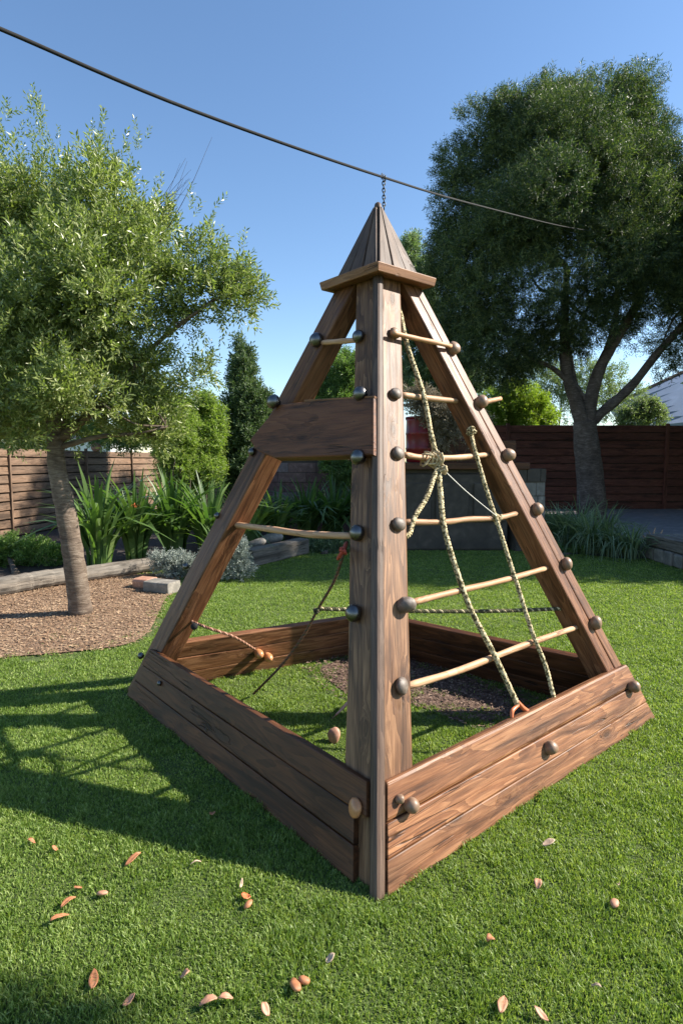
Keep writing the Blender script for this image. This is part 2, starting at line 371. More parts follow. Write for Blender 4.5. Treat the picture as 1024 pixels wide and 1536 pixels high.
# ------------------------------------------------------------------ ground
def sheet(name, poly, z, mat, sub=None):
    v = [(p[0], p[1], z) for p in poly]
    return mobj(name, v, [tuple(range(len(v)))], mat, origin=(0, 0, 0))
S = 600
tag(sheet('lawn', [(-S, -S), (S, -S), (S, S), (-S, S)], 0, M['lawn']), kind='structure')
def smoothpoly(px, n=5):
    pts = [gnd(*p) for p in px]; pts = pts+[pts[0], pts[1], pts[2]]
    out = spline(pts, n); return [p[:2] for p in out[n:-2*n+0]] if False else [p[:2] for p in out[n:-n]]
bed_px = [(-260, 1000), (-60, 993), (40, 985), (120, 978), (190, 968), (222, 950), (236, 925), (248, 900), (262, 880), (250, 862), (120, 868), (-80, 880), (-300, 905)]
bed = smoothpoly(bed_px)
tag(sheet('mulch_bed', bed, .012, M['mulch']), kind='structure')
# soil of the planting beds at the back
backbed = [gnd(-200, 885)[:2], gnd(235, 846)[:2], gnd(300, 862)[:2], gnd(365, 850)[:2], gnd(455, 826)[:2], gnd(530, 812)[:2], gnd(620, 812)[:2], V(1.0, 14), V(-14, 14), V(-14, 8)]
M['soil'] = simple('soil', (.045, .032, .024), .95, 0, .4, 30, 1, .02)
tag(sheet('flower_bed', backbed, .008, M['soil']), kind='structure')
rbed = [gnd(770, 815)[:2], gnd(850, 830)[:2], gnd(930, 838)[:2], gnd(985, 838)[:2], V(5.4, 9.6), V(5.6, 16), V(2.9, 16), V(2.6, 10.5)]
tag(sheet('shrub_bed', rbed, .006, M['soil']), kind='structure')
pit_px = [(480, 1004), (530, 988), (600, 985), (700, 1016), (800, 1056), (805, 1066), (745, 1080), (700, 1085), (650, 1068), (585, 1046), (545, 1052), (505, 1030)]
pit = smoothpoly(pit_px)
M['pitshade'] = simple('shaded_pit_soil', (.12, .07, .048), .95, 0, .45, 45, 1, .02, (.24, .16, .12))  # brown mulch soil, darkened for the shade inside the pyramid
tag(sheet('mulch_patch', pit, .006, M['pitshade']), kind='structure')

pit2 = [np.mean(pit, 0)+(p-np.mean(pit, 0))*1.22 for p in pit]
def inpoly(x, y, poly):
    poly = np.asarray(poly); n = len(poly); r = np.zeros(len(x), bool); j = n-1
    for i in range(n):
        xi, yi = poly[i][:2]; xj, yj = poly[j][:2]
        c = ((yi > y) != (yj > y)) & (x < (xj-xi)*(y-yi)/(yj-yi+1e-12)+xi); r ^= c; j = i
    return r
def vnoise(x, y, sc, seed):
    r = np.random.default_rng(seed); g = r.random((256, 256)); X = x*sc+900; Y = y*sc+900
    i = np.floor(X).astype(int); j = np.floor(Y).astype(int); fx = X-i; fy = Y-j; fx = fx*fx*(3-2*fx); fy = fy*fy*(3-2*fy)
    a = g[i % 256, j % 256]; b = g[(i+1) % 256, j % 256]; c = g[i % 256, (j+1) % 256]; d = g[(i+1) % 256, (j+1) % 256]
    return (a*(1-fx)+b*fx)*(1-fy)+(c*(1-fx)+d*fx)*fy
def grass(n_near):
    X = []; Y = []
    for (y0, y1, dens) in ((1.3, 1.8, 50000), (1.8, 2.5, 38000), (2.5, 3.5, 25000), (3.5, 5, 14000), (5, 7, 8000), (7, 9.6, 4500)):
        x0, x1 = -.66*y1-.3, .66*y1+.3; n = int((x1-x0)*(y1-y0)*dens)
        X.append(rng.uniform(x0, x1, n)); Y.append(rng.uniform(y0, y1, n))
    X = np.concatenate(X); Y = np.concatenate(Y)
    WX = X+.22*(vnoise(X, Y, 5, 31)-.5)+.14*(vnoise(X, Y, 18, 33)-.5); WY = Y+.42*(vnoise(X, Y, 4, 32)-.5)+.3*(vnoise(X, Y, 14, 34)-.5)
    keep = ~inpoly(WX, WY, bed)
    e = vnoise(X, Y, 3, 5)
    keep |= inpoly(X, Y, bed) & (e > .8) & (rng.random(len(X)) < .15)
    bc = np.mean(bed, 0); e3 = vnoise(X, Y, 9, 41); keep |= ~inpoly(X, Y, [bc+(p-bc)*.86 for p in bed]) & (e3 > .5) & (rng.random(len(X)) < .4)
    ip = inpoly(WX, WY, pit); keep &= ~(ip & ((vnoise(X, Y, 7, 8)*.6+vnoise(X, Y, 19, 9)*.4) < .6) & (rng.random(len(X)) > .05))
    ep = vnoise(X, Y, 11, 12) > .72; keep &= ~(inpoly(X, Y, pit2) & ep)
    keep &= ~inpoly(X, Y, backbed) & ~inpoly(X, Y, rbed)
    X = X[keep]; Y = Y[keep]; n = len(X); d = np.hypot(X, Y)
    clv = rng.random(n) < .35
    h = (.005+.007*vnoise(X, Y, 5, 1)+.016*vnoise(X, Y, 15, 2)**1.3)*rng.uniform(.6, 1.35, n)*np.where(clv, .75, 1)
    wd = np.clip(.0007+.0004*d, .0011, .0042)*rng.uniform(.7, 1.3, n)*np.where(clv, 2.0, 1)
    a = rng.uniform(0, 6.283, n); la = rng.uniform(0, 6.283, n); ln = rng.uniform(.2, 1.1, n)*h
    ux, uy = np.cos(a)*wd, np.sin(a)*wd; lx, ly = np.cos(la)*ln, np.sin(la)*ln
    v = np.zeros((n, 5, 3))
    v[:, 0] = np.stack([X-ux, Y-uy, np.full(n, -.002)], 1); v[:, 1] = np.stack([X+ux, Y+uy, np.full(n, -.002)], 1)
    v[:, 2] = np.stack([X+ux*.8+lx*.35, Y+uy*.8+ly*.35, h*.6], 1); v[:, 3] = np.stack([X-ux*.8+lx*.35, Y-uy*.8+ly*.35, h*.6], 1)
    v[:, 4] = np.stack([X+lx, Y+ly, h], 1)
    b = np.arange(n)[:, None]*5; idx = np.concatenate([b+0, b+1, b+2, b+3, b+3, b+2, b+4], 1).ravel()
    cnt = np.tile([4, 3], n)
    o = link('grass', raw_mesh('grass', v.reshape(-1, 3), cnt, idx, M['blade']))
    tag(o, 'short green lawn grass covering the garden floor', 'grass', kind='stuff'); print('blades', n)
grass(0)
M['chipshade'] = leafmat('shaded_chip', (.05, .03, .02), (.14, .085, .06), (.3, .21, .15), .8, 0)  # brown chip colour with the pyramid's inner shade put into it
def chips(name, poly, n, label, seed, s=(.008, .03), mat=None, soft=False):
    r = np.random.default_rng(seed); poly = np.asarray([p[:2] for p in poly]); lo = poly.min(0); hi = poly.max(0); lo[0] = max(lo[0], -5.5)
    X = r.uniform(lo[0], hi[0], n); Y = r.uniform(lo[1], hi[1], n); k = inpoly(X, Y, poly)
    if soft:
        c = poly.mean(0); rr_ = inpoly(X, Y, c+(poly-c)*(.8 if mat else .93)); k &= rr_ | (r.random(n) < .35)
    X = X[k]; Y = Y[k]; n = len(X)
    L_ = r.uniform(*s, n); W_ = L_*r.uniform(.25, .6, n); a = r.uniform(0, 6.283, n); ti = r.uniform(-.5, .5, n); z = r.uniform(.013, .024, n)
    ca, sa = np.cos(a), np.sin(a); v = np.zeros((n, 4, 3))
    for q, (p_, w_) in enumerate(((-1, -1), (1, -.7), (.8, 1), (-1, .8))):
        v[:, q] = np.stack([X+p_*L_*ca-w_*W_*sa, Y+p_*L_*sa+w_*W_*ca, z+p_*L_*ti*.5+w_*W_*.3], 1)
    o = link(name, raw_mesh(name, v.reshape(-1, 3), np.full(n, 4), np.arange(4*n), mat or M['chip'])); tag(o, label, 'wood chips', kind='stuff')
M['chip'] = leafmat('wood_chip', (.09, .05, .03), (.25, .15, .085), (.46, .33, .21), .8, 0)
chips('bark_chips', [np.mean(bed, 0)+(p-np.mean(bed, 0))*1.05 for p in bed], 60000, 'tan bark chips spread over the bed round the small tree', 3, (.003, .014), None, True)
chips('bark_chips', pit2, 12000, 'brown bark chips and crumbs on the bare patch inside the pyramid', 4, (.003, .011), M['chipshade'], True)

# ------------------------------------------------------------------ climbing pyramid
pyr = thing('climbing_pyramid', CN, 'big brown timber climbing pyramid with pointed roof, knobs and rungs standing on the lawn', 'climbing frame')
def legquad(c, t, i=.03, a=.165, i2=None, a2=None):
    o = P(c, t); n1, n2 = NEI[c]; u = unit(CC[n1]-CC[c]); v = unit(CC[n2]-CC[c]); j = i if i2 is None else i2; b = a if a2 is None else a2
    return [o+u*i+v*j, o+u*a+v*j, o+u*a+v*b, o+u*i+v*b]
for c in 'NLRB':
    m = {'N': 'post', 'L': 'leg', 'R': 'leg', 'B': 'leg'}[c]
    if c in 'LR':      # outer edge of these legs stands a little proud of the boards' ends
        g = Geo(); A_ = None
        for (u0, u1) in (((-.032, .055), (.059, .146)) if c == 'R' else ((-.034, .142),)):
            k_ = .8 if c == 'R' else .97; Aq, Bq = legquad(c, 0, u0, u1, .027, .165), legquad(c, .848, u0 if u0 < 0 else u0*k_-.008*(c == 'R'), u1*k_-.008*(c == 'R'), .027, .15); A_ = Aq if A_ is None else A_
            g.add(*beamgeo(Aq, Bq, rad=.009, jit=.002, step=.06, seed=ord(c)+int(u1*100)))
        o = g.obj('leg', [M[m]], pyr, origin=sum(A_)/4, xa=APEX-CC[c], up=A_[3]-A_[0], smooth=True); o.data.set_sharp_from_angle(angle=math.radians(18))
    else:
        wa, wb = (.218, .203) if c == 'N' else (.165, .165)
        o = beam('leg', legquad(c, 0, .03, wa), legquad(c, .848, .03, wb), M[m], pyr, rad=.012, jit=.0022, step=.06)
    if c == 'N': o['label'] = 'pale weathered front post facing the camera'
# corner strips, chamfered
for c, (i0, i1) in (('N', (.004, .05)),):
    def q(t):
        o = P(c, t); n1, n2 = NEI[c]; u = unit(CC[n1]-CC[c]); v = unit(CC[n2]-CC[c])
        return [o+u*i0+v*i0, o+u*i1+v*(i0), o+u*i1+v*i1, o+u*i0+v*i1]
    beam('corner_strip', q(.0), q(.846 if c == 'N' else .1), M['roof' if c == 'N' else 'leg'], pyr, rad=.014, jit=.001, step=.06)
def board(a, b, t0, t1, m0, m1, mat, th=.05, out=0.0, name='side_board', gap=.003, **k):
    n = side_normal(a, b)
    def q(c, d, mm):
        r = []
        for t, ins in ((t0, th-out), (t0, -out), (t1, -out), (t1, th-out)):
            o = P(c, t)+unit(CC[d]-CC[c])*mm-n*ins
            r.append(o)
        r[0] = r[0]+V(0, 0, gap/2); r[1] = r[1]+V(0, 0, gap/2); r[2] = r[2]-V(0, 0, gap/2); r[3] = r[3]-V(0, 0, gap/2)
        # keep top and bottom level
        return r
    return beam(name, q(a, b, m0), q(b, a, m1), M[mat], pyr, **k)
hs = [0, .036, .071, .107]; hr = [0, .033, .067, .108]
for i in range(3):
    board('N', 'R', hr[i], hr[i+1], .052, -.036, 'board', rad=(.005, .005, .014)[i], th=(.05, .05, .062)[i], jit=.0011, out=(.0, .0015, .001)[i], gap=.002)
    board('N', 'L', hs[i], hs[i+1], (.12, .12, .052)[i], .05, 'board_dark_shaded', rad=.006, jit=.0011, out=(.0, .0, .004)[i], gap=.002)
hb = [0, .038, .076, .114]
for i in range(3):
    board('L', 'B', hb[i], hb[i+1], .04, .0, 'board', rad=.005, jit=.002, th=.045)
    board('R', 'B', hb[i], hb[i+1], .04, .052, 'board_dark_shaded', rad=.005, jit=.002, th=.045)
# wide cross board on the left face
zt, zb = 1.755/2.85, 1.475/2.85
n = FL; e = unit(CL-CN)
def cbp(px, py, ins): return onp(px, py, CN+n*(.013-ins), n)
outl = [(560, 682), (560, 597), (500, 600), (455, 603), (418, 607), (398, 632), (375, 660), (386, 676), (412, 687), (480, 685)]
gv = []; 
G_ = Geo()
front = [cbp(x, y, 0) for x, y in outl]; back = [p-n*.05 for p in front]; k = len(outl)
cen = sum(front)/k; fr2 = [p+(cen-p)*.03+n*.004 for p in front]
G_.add(front+back+fr2, [tuple(2*k+i for i in range(k))]+[(i, (i+1) % k, 2*k+(i+1) % k, 2*k+i) for i in range(k)]+[((i+1) % k, i, k+i, k+(i+1) % k) for i in range(k)]+[tuple(k+i for i in range(k))[::-1]])
o = G_.obj('cross_board', M['legdark'], pyr, origin=front[0], xa=front[8]-front[0]); o['label'] = 'wide dark cross board nailed over the left face'
# thin cap on top of the cross board
beam('cap_strip', *[[p+n*a+V(0, 0, b) for a, b in ((-.045, .002), (-.005, .002), (-.005, .014), (-.045, .014))] for p in (front[1]-n*.0, front[3])], M['collar'], pyr, rad=.004, step=.05)

# roof: its plan is the full square
CC['B'] = CL+CR-CN
# roof
T0, T1 = .862, .99
def roofpt(a, b, s, t, out=0): 
    return P(a, t)*(1-s)+P(b, t)*s+side_normal(a, b)*out
for (a, b) in (('L', 'N'), ('N', 'R'), ('R', 'B'), ('B', 'L')):
    n = side_normal(a, b)
    for j, (s0, s1) in enumerate(((0.0, .32), (.345, .655), (.68, 1.0))):
        ou = (.016, .019, .015)[j]
        A = [P(a, T0)*(1-s)+P(b, T0)*s+n*o_ for s, o_ in ((s0, -.004), (s1, -.004), (s1, ou), (s0, ou))]
        B = [P(a, T1)*(1-s)+P(b, T1)*s+n*o_ for s, o_ in ((s0, -.004), (s1, -.004), (s1, ou), (s0, ou))]
        beam('roof_plank', A, B, M['roof'], pyr, rad=.004, jit=.0007, step=.05)
# dark core added so no light passes the roof gaps, and finial
gq = [P(c, .85)+unit(APEX*V(1, 1, 0)-CC[c]*V(1, 1, 0))*.0 for c in 'NRBL']; gt = [P(c, .985) for c in 'NRBL']
beam('roof_core', gq, gt, M['board_dark_shaded'], pyr, rad=.002, jit=0, step=.2)
lathe('roof_tip', [(0, .02), (.03, .022), (.052, .017), (.06, .006)], APEX-V(0, 0, .05), (0, 0, 1), M['roof'], pyr, 8)
# collar boards, mitred
for (a, b) in (('L', 'N'), ('N', 'R'), ('R', 'B'), ('B', 'L')):
    ctr = V(APEX[0], APEX[1], 0)
    def cq(c):
        p = P(c, .85); d = unit((CC[c]-V(.2, 3.36, 0))*V(1, 1, 0)); z0, z1 = 2.405, 2.448
        o1, o2 = p+d*.093, p-d*.05
        return [V(o2[0], o2[1], z0-.0), V(o1[0]-d[0]*.012, o1[1]-d[1]*.012, z0-.006), V(o1[0], o1[1], z1-.004), V(o2[0], o2[1], z1+.012)]
    beam('collar_board', cq(a), cq(b), M['collar'], pyr, rad=.005, jit=.0008, step=.05)

# knobs
def prof_round(r, L_, bulge=1.0):
    p = [(-.02, r*.75), (0, r*.8), (L_*.3, r)]
    for k in range(1, 7):
        a = k*math.pi/12; p.append((L_*.45+(L_*.55)*math.sin(a), r*math.cos(a)*bulge if k < 6 else 0))
    return p
def prof_ball(r, squash=.8):
    return [(-r*.3, r*.55)]+[(r*squash*(1+math.cos(math.pi*(1-k/9)))-.0, r*math.sin(math.pi*(.14+.86*k/9)) if k < 9 else 0) for k in range(10)]
def knob(x, y, face, kind='stone', r=.034, L_=.055, ins=.03, tilt=(0, 0, 0), name='climbing_knob'):
    p0, n = {'FR': (CN, FR), 'FL': (CN, FL), 'BL': (CL, BL)}[face]
    pos = onp(x, y, p0-n*ins, n); ax = unit(n+np.asarray(tilt, float))
    pos = pos-n*.0
    if kind == 'steel': return lathe('metal_cap', prof_ball(r, .72), pos, ax, M['steel'], pyr, 20)
    m = {'stone': 'knob', 'wood': 'knobwood', 'amber': 'amber', 'clay': 'clay'}[kind]
    pr = prof_round(r, L_); g = np.random.default_rng(int(x*7+y))
    v, f = lathegeo(pr, pos, ax, 14); v = np.array(v)
    c = pos+ax*L_*.5
    for i in range(len(v)):
        d = v[i]-c; v[i] = c+d*(1+.07*math.sin(31*d[0]/r*.1+g.random()*.0+x)+.06*math.sin(d[2]/r*2.1+y)+.05*math.sin(d[1]/r*2.7+x*2))
    return mobj(name, v, f, M[m], pyr, origin=pos, xa=ax, smooth=True)
for i, (x, y) in enumerate(((592, 500), (593, 590), (597, 679), (598, 785), (604, 906), (602, 1028))):
    knob(x-3, y+2, 'FR', 'stone' if i != 0 else 'wood', .034-.001*(5-i)*.6, .035+.03*(i == 4), .03, ((.35, .1, .05), (.1, 0, .02), (.15, 0, .0), (.1, 0, -.1), (.45, .2, 0), (.1, .1, 0))[i])
for i, (x, y) in enumerate(((541, 507), (544, 593), (541, 688), (540, 801), (535, 921))):
    if i in (1, 2): knob(x, y, 'FL', 'steel', .037, .05, .03 if i == 0 else -.0)
    else: knob(x, y, 'FL', 'steel', .037-.003*(i == 0), .05, .03)
knob(479, 513, 'FL', 'steel', .043, .05, .03); knob(415, 605, 'FL', 'steel', .042, .05, -.018)
knob(381, 679, 'FL', 'steel', .026, .03, .03); knob(328, 774, 'FL', 'steel', .02, .03, .03)
knob(281, 850, 'FL', 'steel', .021, .03, .03); knob(214, 984, 'FL', 'steel', .022, .03, .03); knob(241, 1025, 'FL', 'steel', .015, .03, 0)
for i, (x, y) in enumerate(((677, 524), (718, 604), (759, 684), (802, 765), (845, 846), (888, 934))):
    knob(x-1, y+1, 'FR', 'wood', .036, .055, .03, (.1, 0, .08 if i < 2 else 0))
knob(596, 1198, 'FR', 'wood', .017, .03, 0); knob(611, 1208, 'FR', 'wood', .027, .05, 0, (.1, 0, .1)); knob(820, 1122, 'FR', 'wood', .03, .055, 0, (.1, 0, .1)); knob(944, 1031, 'FR', 'wood', .032, .055, 0, (.2, 0, .1))
knob(536, 1211, 'FL', 'amber', .033, .03, 0)

# rungs
def rung(pts, ins, r, face='FR', mat='dowel'):
    p0, n = {'FR': (CN, FR), 'FL': (CN, FL)}[face]
    P3 = [onp(x, y, p0-n*ins, n) for x, y in pts]; L_ = spline(P3, 5)
    m = len(L_); rr = [r*(1+.06*math.sin(i*1.3)) for i in range(m)]; rr[-1] *= .85; rr[0] *= .9
    return tube('rung', L_, rr, M[mat], pyr, 10)
rung([(588, 499), (612, 505), (640, 511), (676, 519)], -.004, .0125)
rung([(600, 592), (640, 597), (690, 602)], .075, .015)
rung([(700, 604), (725, 603), (750, 598)], .055, .015)
rung([(605, 682), (630, 686), (655, 687), (690, 686), (731, 682)], .06, .015)
rung([(605, 783), (665, 783), (700, 779), (745, 777), (774, 770)], .06, .0145)
rung([(612, 905), (680, 888), (760, 869), (819, 852)], .06, .0145)
rung([(605, 1031), (690, 1005), (780, 970), (866, 940)], .07, .0155)
rung([(346, 786), (400, 793), (460, 801), (530, 804)], .08, .017, 'FL')
rung([(484, 514), (510, 512), (540, 510)], .02, .014, 'FL', 'dowel')

# ------------------------------------------------------------------ ropes
def ropegeo(g, pts, r, pitch=.06, mats=(0, 1, 0), ns=6, n=14):
    S_ = spline(pts, n); d = [0]
    for a, b in zip(S_[:-1], S_[1:]): d.append(d[-1]+np.linalg.norm(b-a))
    tot = d[-1]; m = max(6, int(tot/(pitch/8))); q = np.linspace(0, tot, m)
    S_ = np.array(S_); C_ = np.stack([np.interp(q, d, S_[:, i]) for i in range(3)], 1)
    T = np.gradient(C_, axis=0); T /= np.linalg.norm(T, axis=1)[:, None]
    u = unit(np.cross(T[0], V(.1, .2, 1))); U = []
    for t in T: u = unit(u-np.dot(u, t)*t); U.append(u)
    U = np.array(U); B = np.cross(T, U)
    for s in range(3):
        a = 2*math.pi*(q/pitch+s/3); c = C_+(.5*r)*(np.cos(a)[:, None]*U+np.sin(a)[:, None]*B)
        v, f = tubegeo(list(c), r*.56, ns); g.add(v, f, mats[s])
    return g
def rope(name, pts, r, label, group=None, mats=('camo', 'olive'), strands=(0, 0, 0), pitch=.06):
    g = Geo(); ropegeo(g, pts, r, pitch, strands); o = g.obj(name, [M[m] for m in mats], origin=np.asarray(pts[0]), smooth=True)
    return tag(o, label, 'rope', group)
def pf(pts, ins=.035, n=None): return [onp(x, y, CN-FR*ins, FR) for x, y in pts]
RG = 'camouflage ropes tied to the rungs'
rA = rope('rope', [onp(590, 425, CN-FR*.14, FR), onp(600, 470, CN-FR*.09, FR)]+pf([(611, 520), (634, 590), (646, 650), (656, 695), (660, 735), (666, 792), (684, 855), (706, 915), (742, 985), (776, 1058)], .04), .0135, 'long tan and olive rope knotted round the third rung, orange hook at its end', RG, pitch=.04)
rope('rope', [onp(701, 632, CN-FR*.1, FR), onp(706, 650, CN-FR*.07, FR)]+pf([(711, 672), (719, 700), (734, 750), (745, 782), (760, 830), (776, 880), (798, 950), (818, 1000), (832, 1056)], .04), .0115, 'thinner tan and olive rope hanging nearest the right leg', RG, pitch=.045)
rope('rope', pf([(655, 703), (640, 745), (622, 775), (614, 800), (604, 806)], .045), .0125, 'short frayed tan rope slanting from the big knot back to the front post', RG, pitch=.045)
# knot (coils) on rope
def knotgeo(g, c, R, r, ax, turns, seed, m=0):
    q = np.random.default_rng(seed)
    for k in range(turns):
        A = unit(np.asarray(ax)+q.normal(0, .45, 3)); Mf = frame(c+q.normal(0, R*.28, 3), A); n_ = 14
        pts = [Mf[:3, 3]+R*q.uniform(.75, 1.15)*(math.cos(t)*Mf[:3, 1]+math.sin(t)*Mf[:3, 2]*1.0) for t in np.linspace(0, 6.283, n_)]
        v, f = tubegeo(pts, r, 6); g.add(v, f, m)
g = Geo(); kc = pf([(655, 690)], .04)[0]
knotgeo(g, kc, .034, .006, V(.765, .644, 0), 8, 2); knotgeo(g, pf([(664, 704)], .03)[0], .022, .005, V(0, 0, 1), 5, 5); knotgeo(g, pf([(643, 690)], .05)[0], .036, .005, V(.7, .6, .1), 4, 15)
tag(g.obj('rope_knot', [M['tan']]), 'bulky knot of tan cord wound round the third rung', 'knot')
g = Geo(); knotgeo(g, pf([(745, 778)], .055)[0], .02, .0055, V(.765, .644, 0), 5, 3)
tag(g.obj('rope_knot', [M['tan']]), 'small knot lashing the thinner rope to the fourth rung near the right leg', 'knot')
g = Geo(); knotgeo(g, onp(706, 648, CN-FR*.06, FR), .02, .0055, V(0, .3, 1), 5, 6)
tag(g.obj('rope_knot', [M['camo']]), 'small knot holding the top of the thinner rope against the right leg', 'knot')
tag(tube('string', spline(pf([(663, 703), (700, 738), (744, 774)], .03), 6), .0022, M['white'], ns=5), 'thin white string stretched between the two rope knots', 'string')
# orange hook at the end of the long rope
hp = pf([(777, 1058), (768, 1066), (767, 1078)], .035); g = Geo()
v, f = tubegeo(spline(hp, 5), [.006+.004*math.sin(i/10*3.14) for i in range(11)], 8); g.add(v, f)
v, f = tubegeo(spline(pf([(774, 1050), (784, 1062), (797, 1070)], .035), 5), [.007+.004*math.sin(i/10*3.14) for i in range(11)], 8); g.add(v, f)
tag(g.obj('hook', [M['hook']], smooth=True), 'orange plastic hook closing the lower end of the long camouflage rope', 'hook')
# rope crossing at the back
kn = at(477, 913, 2.95); rl = onp(842, 913, CR-FR*.1, FR)
rope('rope', [kn, kn*.75+rl*.25+V(0, 0, -.01), kn*.5+rl*.5-V(0, 0, .015), kn*.25+rl*.75-V(0, 0, .012), rl], .011, 'dark mottled rope crossing low behind the front post to the right leg', RG, strands=(1, 0, 1), pitch=.04)
# swing cord
sc = [onp(521, 812, CN-FL*.06, FL), at(512, 840, 2.6), at(500, 873, 2.75), kn, at(452, 958, 3.1), at(420, 1000, 3.25), gnd(380, 1041, .02)]
rope('cord', sc, .0075, 'thin brown cord hanging from the left rung down to the grass', 'brown cords inside the pyramid', ('brownrope', 'olive'), (0, 1, 0), .04)
g = Geo(); knotgeo(g, at(475, 916, 2.95), .013, .006, V(0, 0, 1), 4, 8); tag(g.obj('cord_knot', [M['olive']], smooth=True), 'dark knot where the thin brown cord meets the rope crossing behind', 'knot')
g = Geo(); v, f = tubegeo(spline([onp(519, 815, CN-FL*.05, FL), at(513, 828, 2.5), at(507, 838, 2.55)], 4), .009, 7); g.add(v, f); knotgeo(g, at(514, 827, 2.5), .012, .005, V(.5, 0, 1), 5, 9)
tag(g.obj('cord_tie', [M['redcord']], smooth=True), 'frayed red tie fixing the brown cord under the left rung', 'tie')
# cord to the toggles
def bl(x, y, ins): return onp(x, y, CL-BL*ins, BL)
tg = bl(382, 974, .10)
rope('cord', [onp(278, 928, CL-FL*.1, FL), at(310, 941, 3.4), at(350, 955, 3.5), tg], .009, 'reddish brown cord from the left leg to two wooden toggles', 'brown cords inside the pyramid', ('brownrope', 'clay'), (0, 1, 0), .05)
g = Geo()
for x, y, r_ in ((386, 978, .03), (400, 983, .028)):
    v, f = lathegeo(prof_round(r_, .07), bl(x, y, .05), unit(-BL+V(.3, -.4, .1)), 12); g.add(v, f)
tag(g.obj('rope_toggle', [M['amber']], smooth=True), 'pair of rounded wooden toggles at the end of the reddish cord', 'toggle')
tag(lathe('pulley', prof_ball(.022, .6), at(292, 939, 3.42), (0, -1, 0), M['black'], ns=12), 'small black round clip hanging under the reddish cord by the left leg', 'clip')
# pink cord and rock hold in grass
tag(tube('cord', spline([gnd(498, 1078, .01), gnd(510, 1066, .04), gnd(530, 1045, .07)], 5), [.002]*3+[.006]*3+[.009]*3+[.011]*2, M['clay'], ns=8), 'pink tapered cord poking up beside the front post inside the pyramid', 'cord', 'brown cords inside the pyramid')
def lump(name, c, sx, sy, sz, mat, label, cat, seed, group=None, rot=0, sub=3):
    import bmesh
    bm = bmesh.new(); bmesh.ops.create_icosphere(bm, subdivisions=sub, radius=1); q = np.random.default_rng(seed); ph = q.uniform(0, 6.28, 9); fr = q.uniform(1.2, 3.2, 9)
    for v_ in bm.verts:
        x, y, z = v_.co; k = 1+.11*math.sin(fr[0]*x+ph[0])+.1*math.sin(fr[1]*y*1.4+ph[1])+.09*math.sin(fr[2]*z*1.5+ph[2])+.05*math.sin(3*fr[3]*x+ph[3])*math.sin(3*fr[4]*y+ph[4])
        v_.co = (x*sx*k, y*sy*k, z*sz*k)
    me = bpy.data.meshes.new(name); bm.to_mesh(me); bm.free(); me.materials.append(mat); me.polygons.foreach_set('use_smooth', [True]*len(me.polygons))
    o = link(name, me); o.location = Vector([float(a) for a in c]); o.rotation_euler = (q.uniform(-.3, .3), q.uniform(-.3, .3), rot); return tag(o, label, cat, group)
lump('climbing_hold', gnd(500, 1113, .0)+V(0, 0, .035), .03, .026, .042, M['clay'], 'loose pinkish stone climbing hold lying on grass inside the pyramid', 'climbing hold', 4)

# ------------------------------------------------------------------ overhead cable and chain
cj = at(575, 266, 3.38)
cab = spline([at(-160, -22, 1.7), at(0, 43, 1.95), at(290, 166, 2.45), cj, at(720, 309, 5.6), at(852, 341, 10.6), at(930, 352, 13.5)], 8)
tag(tube('overhead_cable', cab, .0068, M['black'], ns=8), 'black overhead cable slanting across the sky into the big right tree', 'cable')
g = Geo(); top = cj+V(0, 0, -.004); bot = V(APEX[0]+.035, APEX[1]+.02, 2.83); L_ = np.linalg.norm(top-bot); nl = 9; d = unit(bot-top)
s1 = unit(np.cross(d, V(0, 1, 0))); s2 = np.cross(d, s1)
for k in range(nl):
    c = top+d*(L_*(k+.5)/nl); sd = s1 if k % 2 else s2; a_ = L_/nl*.68; b_ = .008
    pts = [c+d*a_*math.cos(t)+sd*b_*math.sin(t) for t in np.linspace(0, 6.283, 11)]
    v, f = tubegeo(pts, .003, 5, False); g.add(v, f)
for k in range(3):
    c = cj+unit(V(.8, .5, -.2))*(k-1)*.012; pts = [c+V(0, math.cos(t)*.014, math.sin(t)*.014) for t in np.linspace(0, 6.283, 11)]
    v, f = tubegeo(pts, .003, 5, False); g.add(v, f)
tag(g.obj('chain', [M['chain']], smooth=True), 'short dark chain hanging from the cable to the pyramid tip', 'chain')

# ------------------------------------------------------------------ foliage
def make_sprigs(kind, q, nv=6):
    """leaf sprig prototypes: arrays (nleaf,4,3) growing along +Z, unit length"""
    out = []
    for _ in range(nv):
        n = {'up': 15, 'droop': 16, 'dense': 14}[kind]; L = []
        for i in range(n):
            t = .12+.88*(i+q.uniform(-.3, .3))/n; a = i*2.4+q.uniform(-.4, .4)
            o = V(math.cos(a), math.sin(a), 0)
            if kind == 'up': ax = unit(o*.8+V(0, 0, .75)+q.normal(0, .18, 3)); ll = .26*q.uniform(.7, 1.2); ww = .085
            elif kind == 'droop': ax = unit(o*.7+V(0, 0, .6)+q.normal(0, .3, 3)); ll = .3*q.uniform(.7, 1.3); ww = .055
            else: ax = unit(o*.8+V(0, 0, .5)+q.normal(0, .3, 3)); ll = .32*q.uniform(.7, 1.3); ww = .11
            sd = unit(np.cross(ax, q.normal(0, 1, 3))); base = V(0, 0, t)+o*.03*q.random(); nn = np.cross(ax, sd)
            L.append([base, base+ax*ll*.5+sd*ww*.5+nn*ww*.25, base+ax*ll, base+ax*ll*.5-sd*ww*.5+nn*ww*.25])
        out.append(np.array(L))
    return out
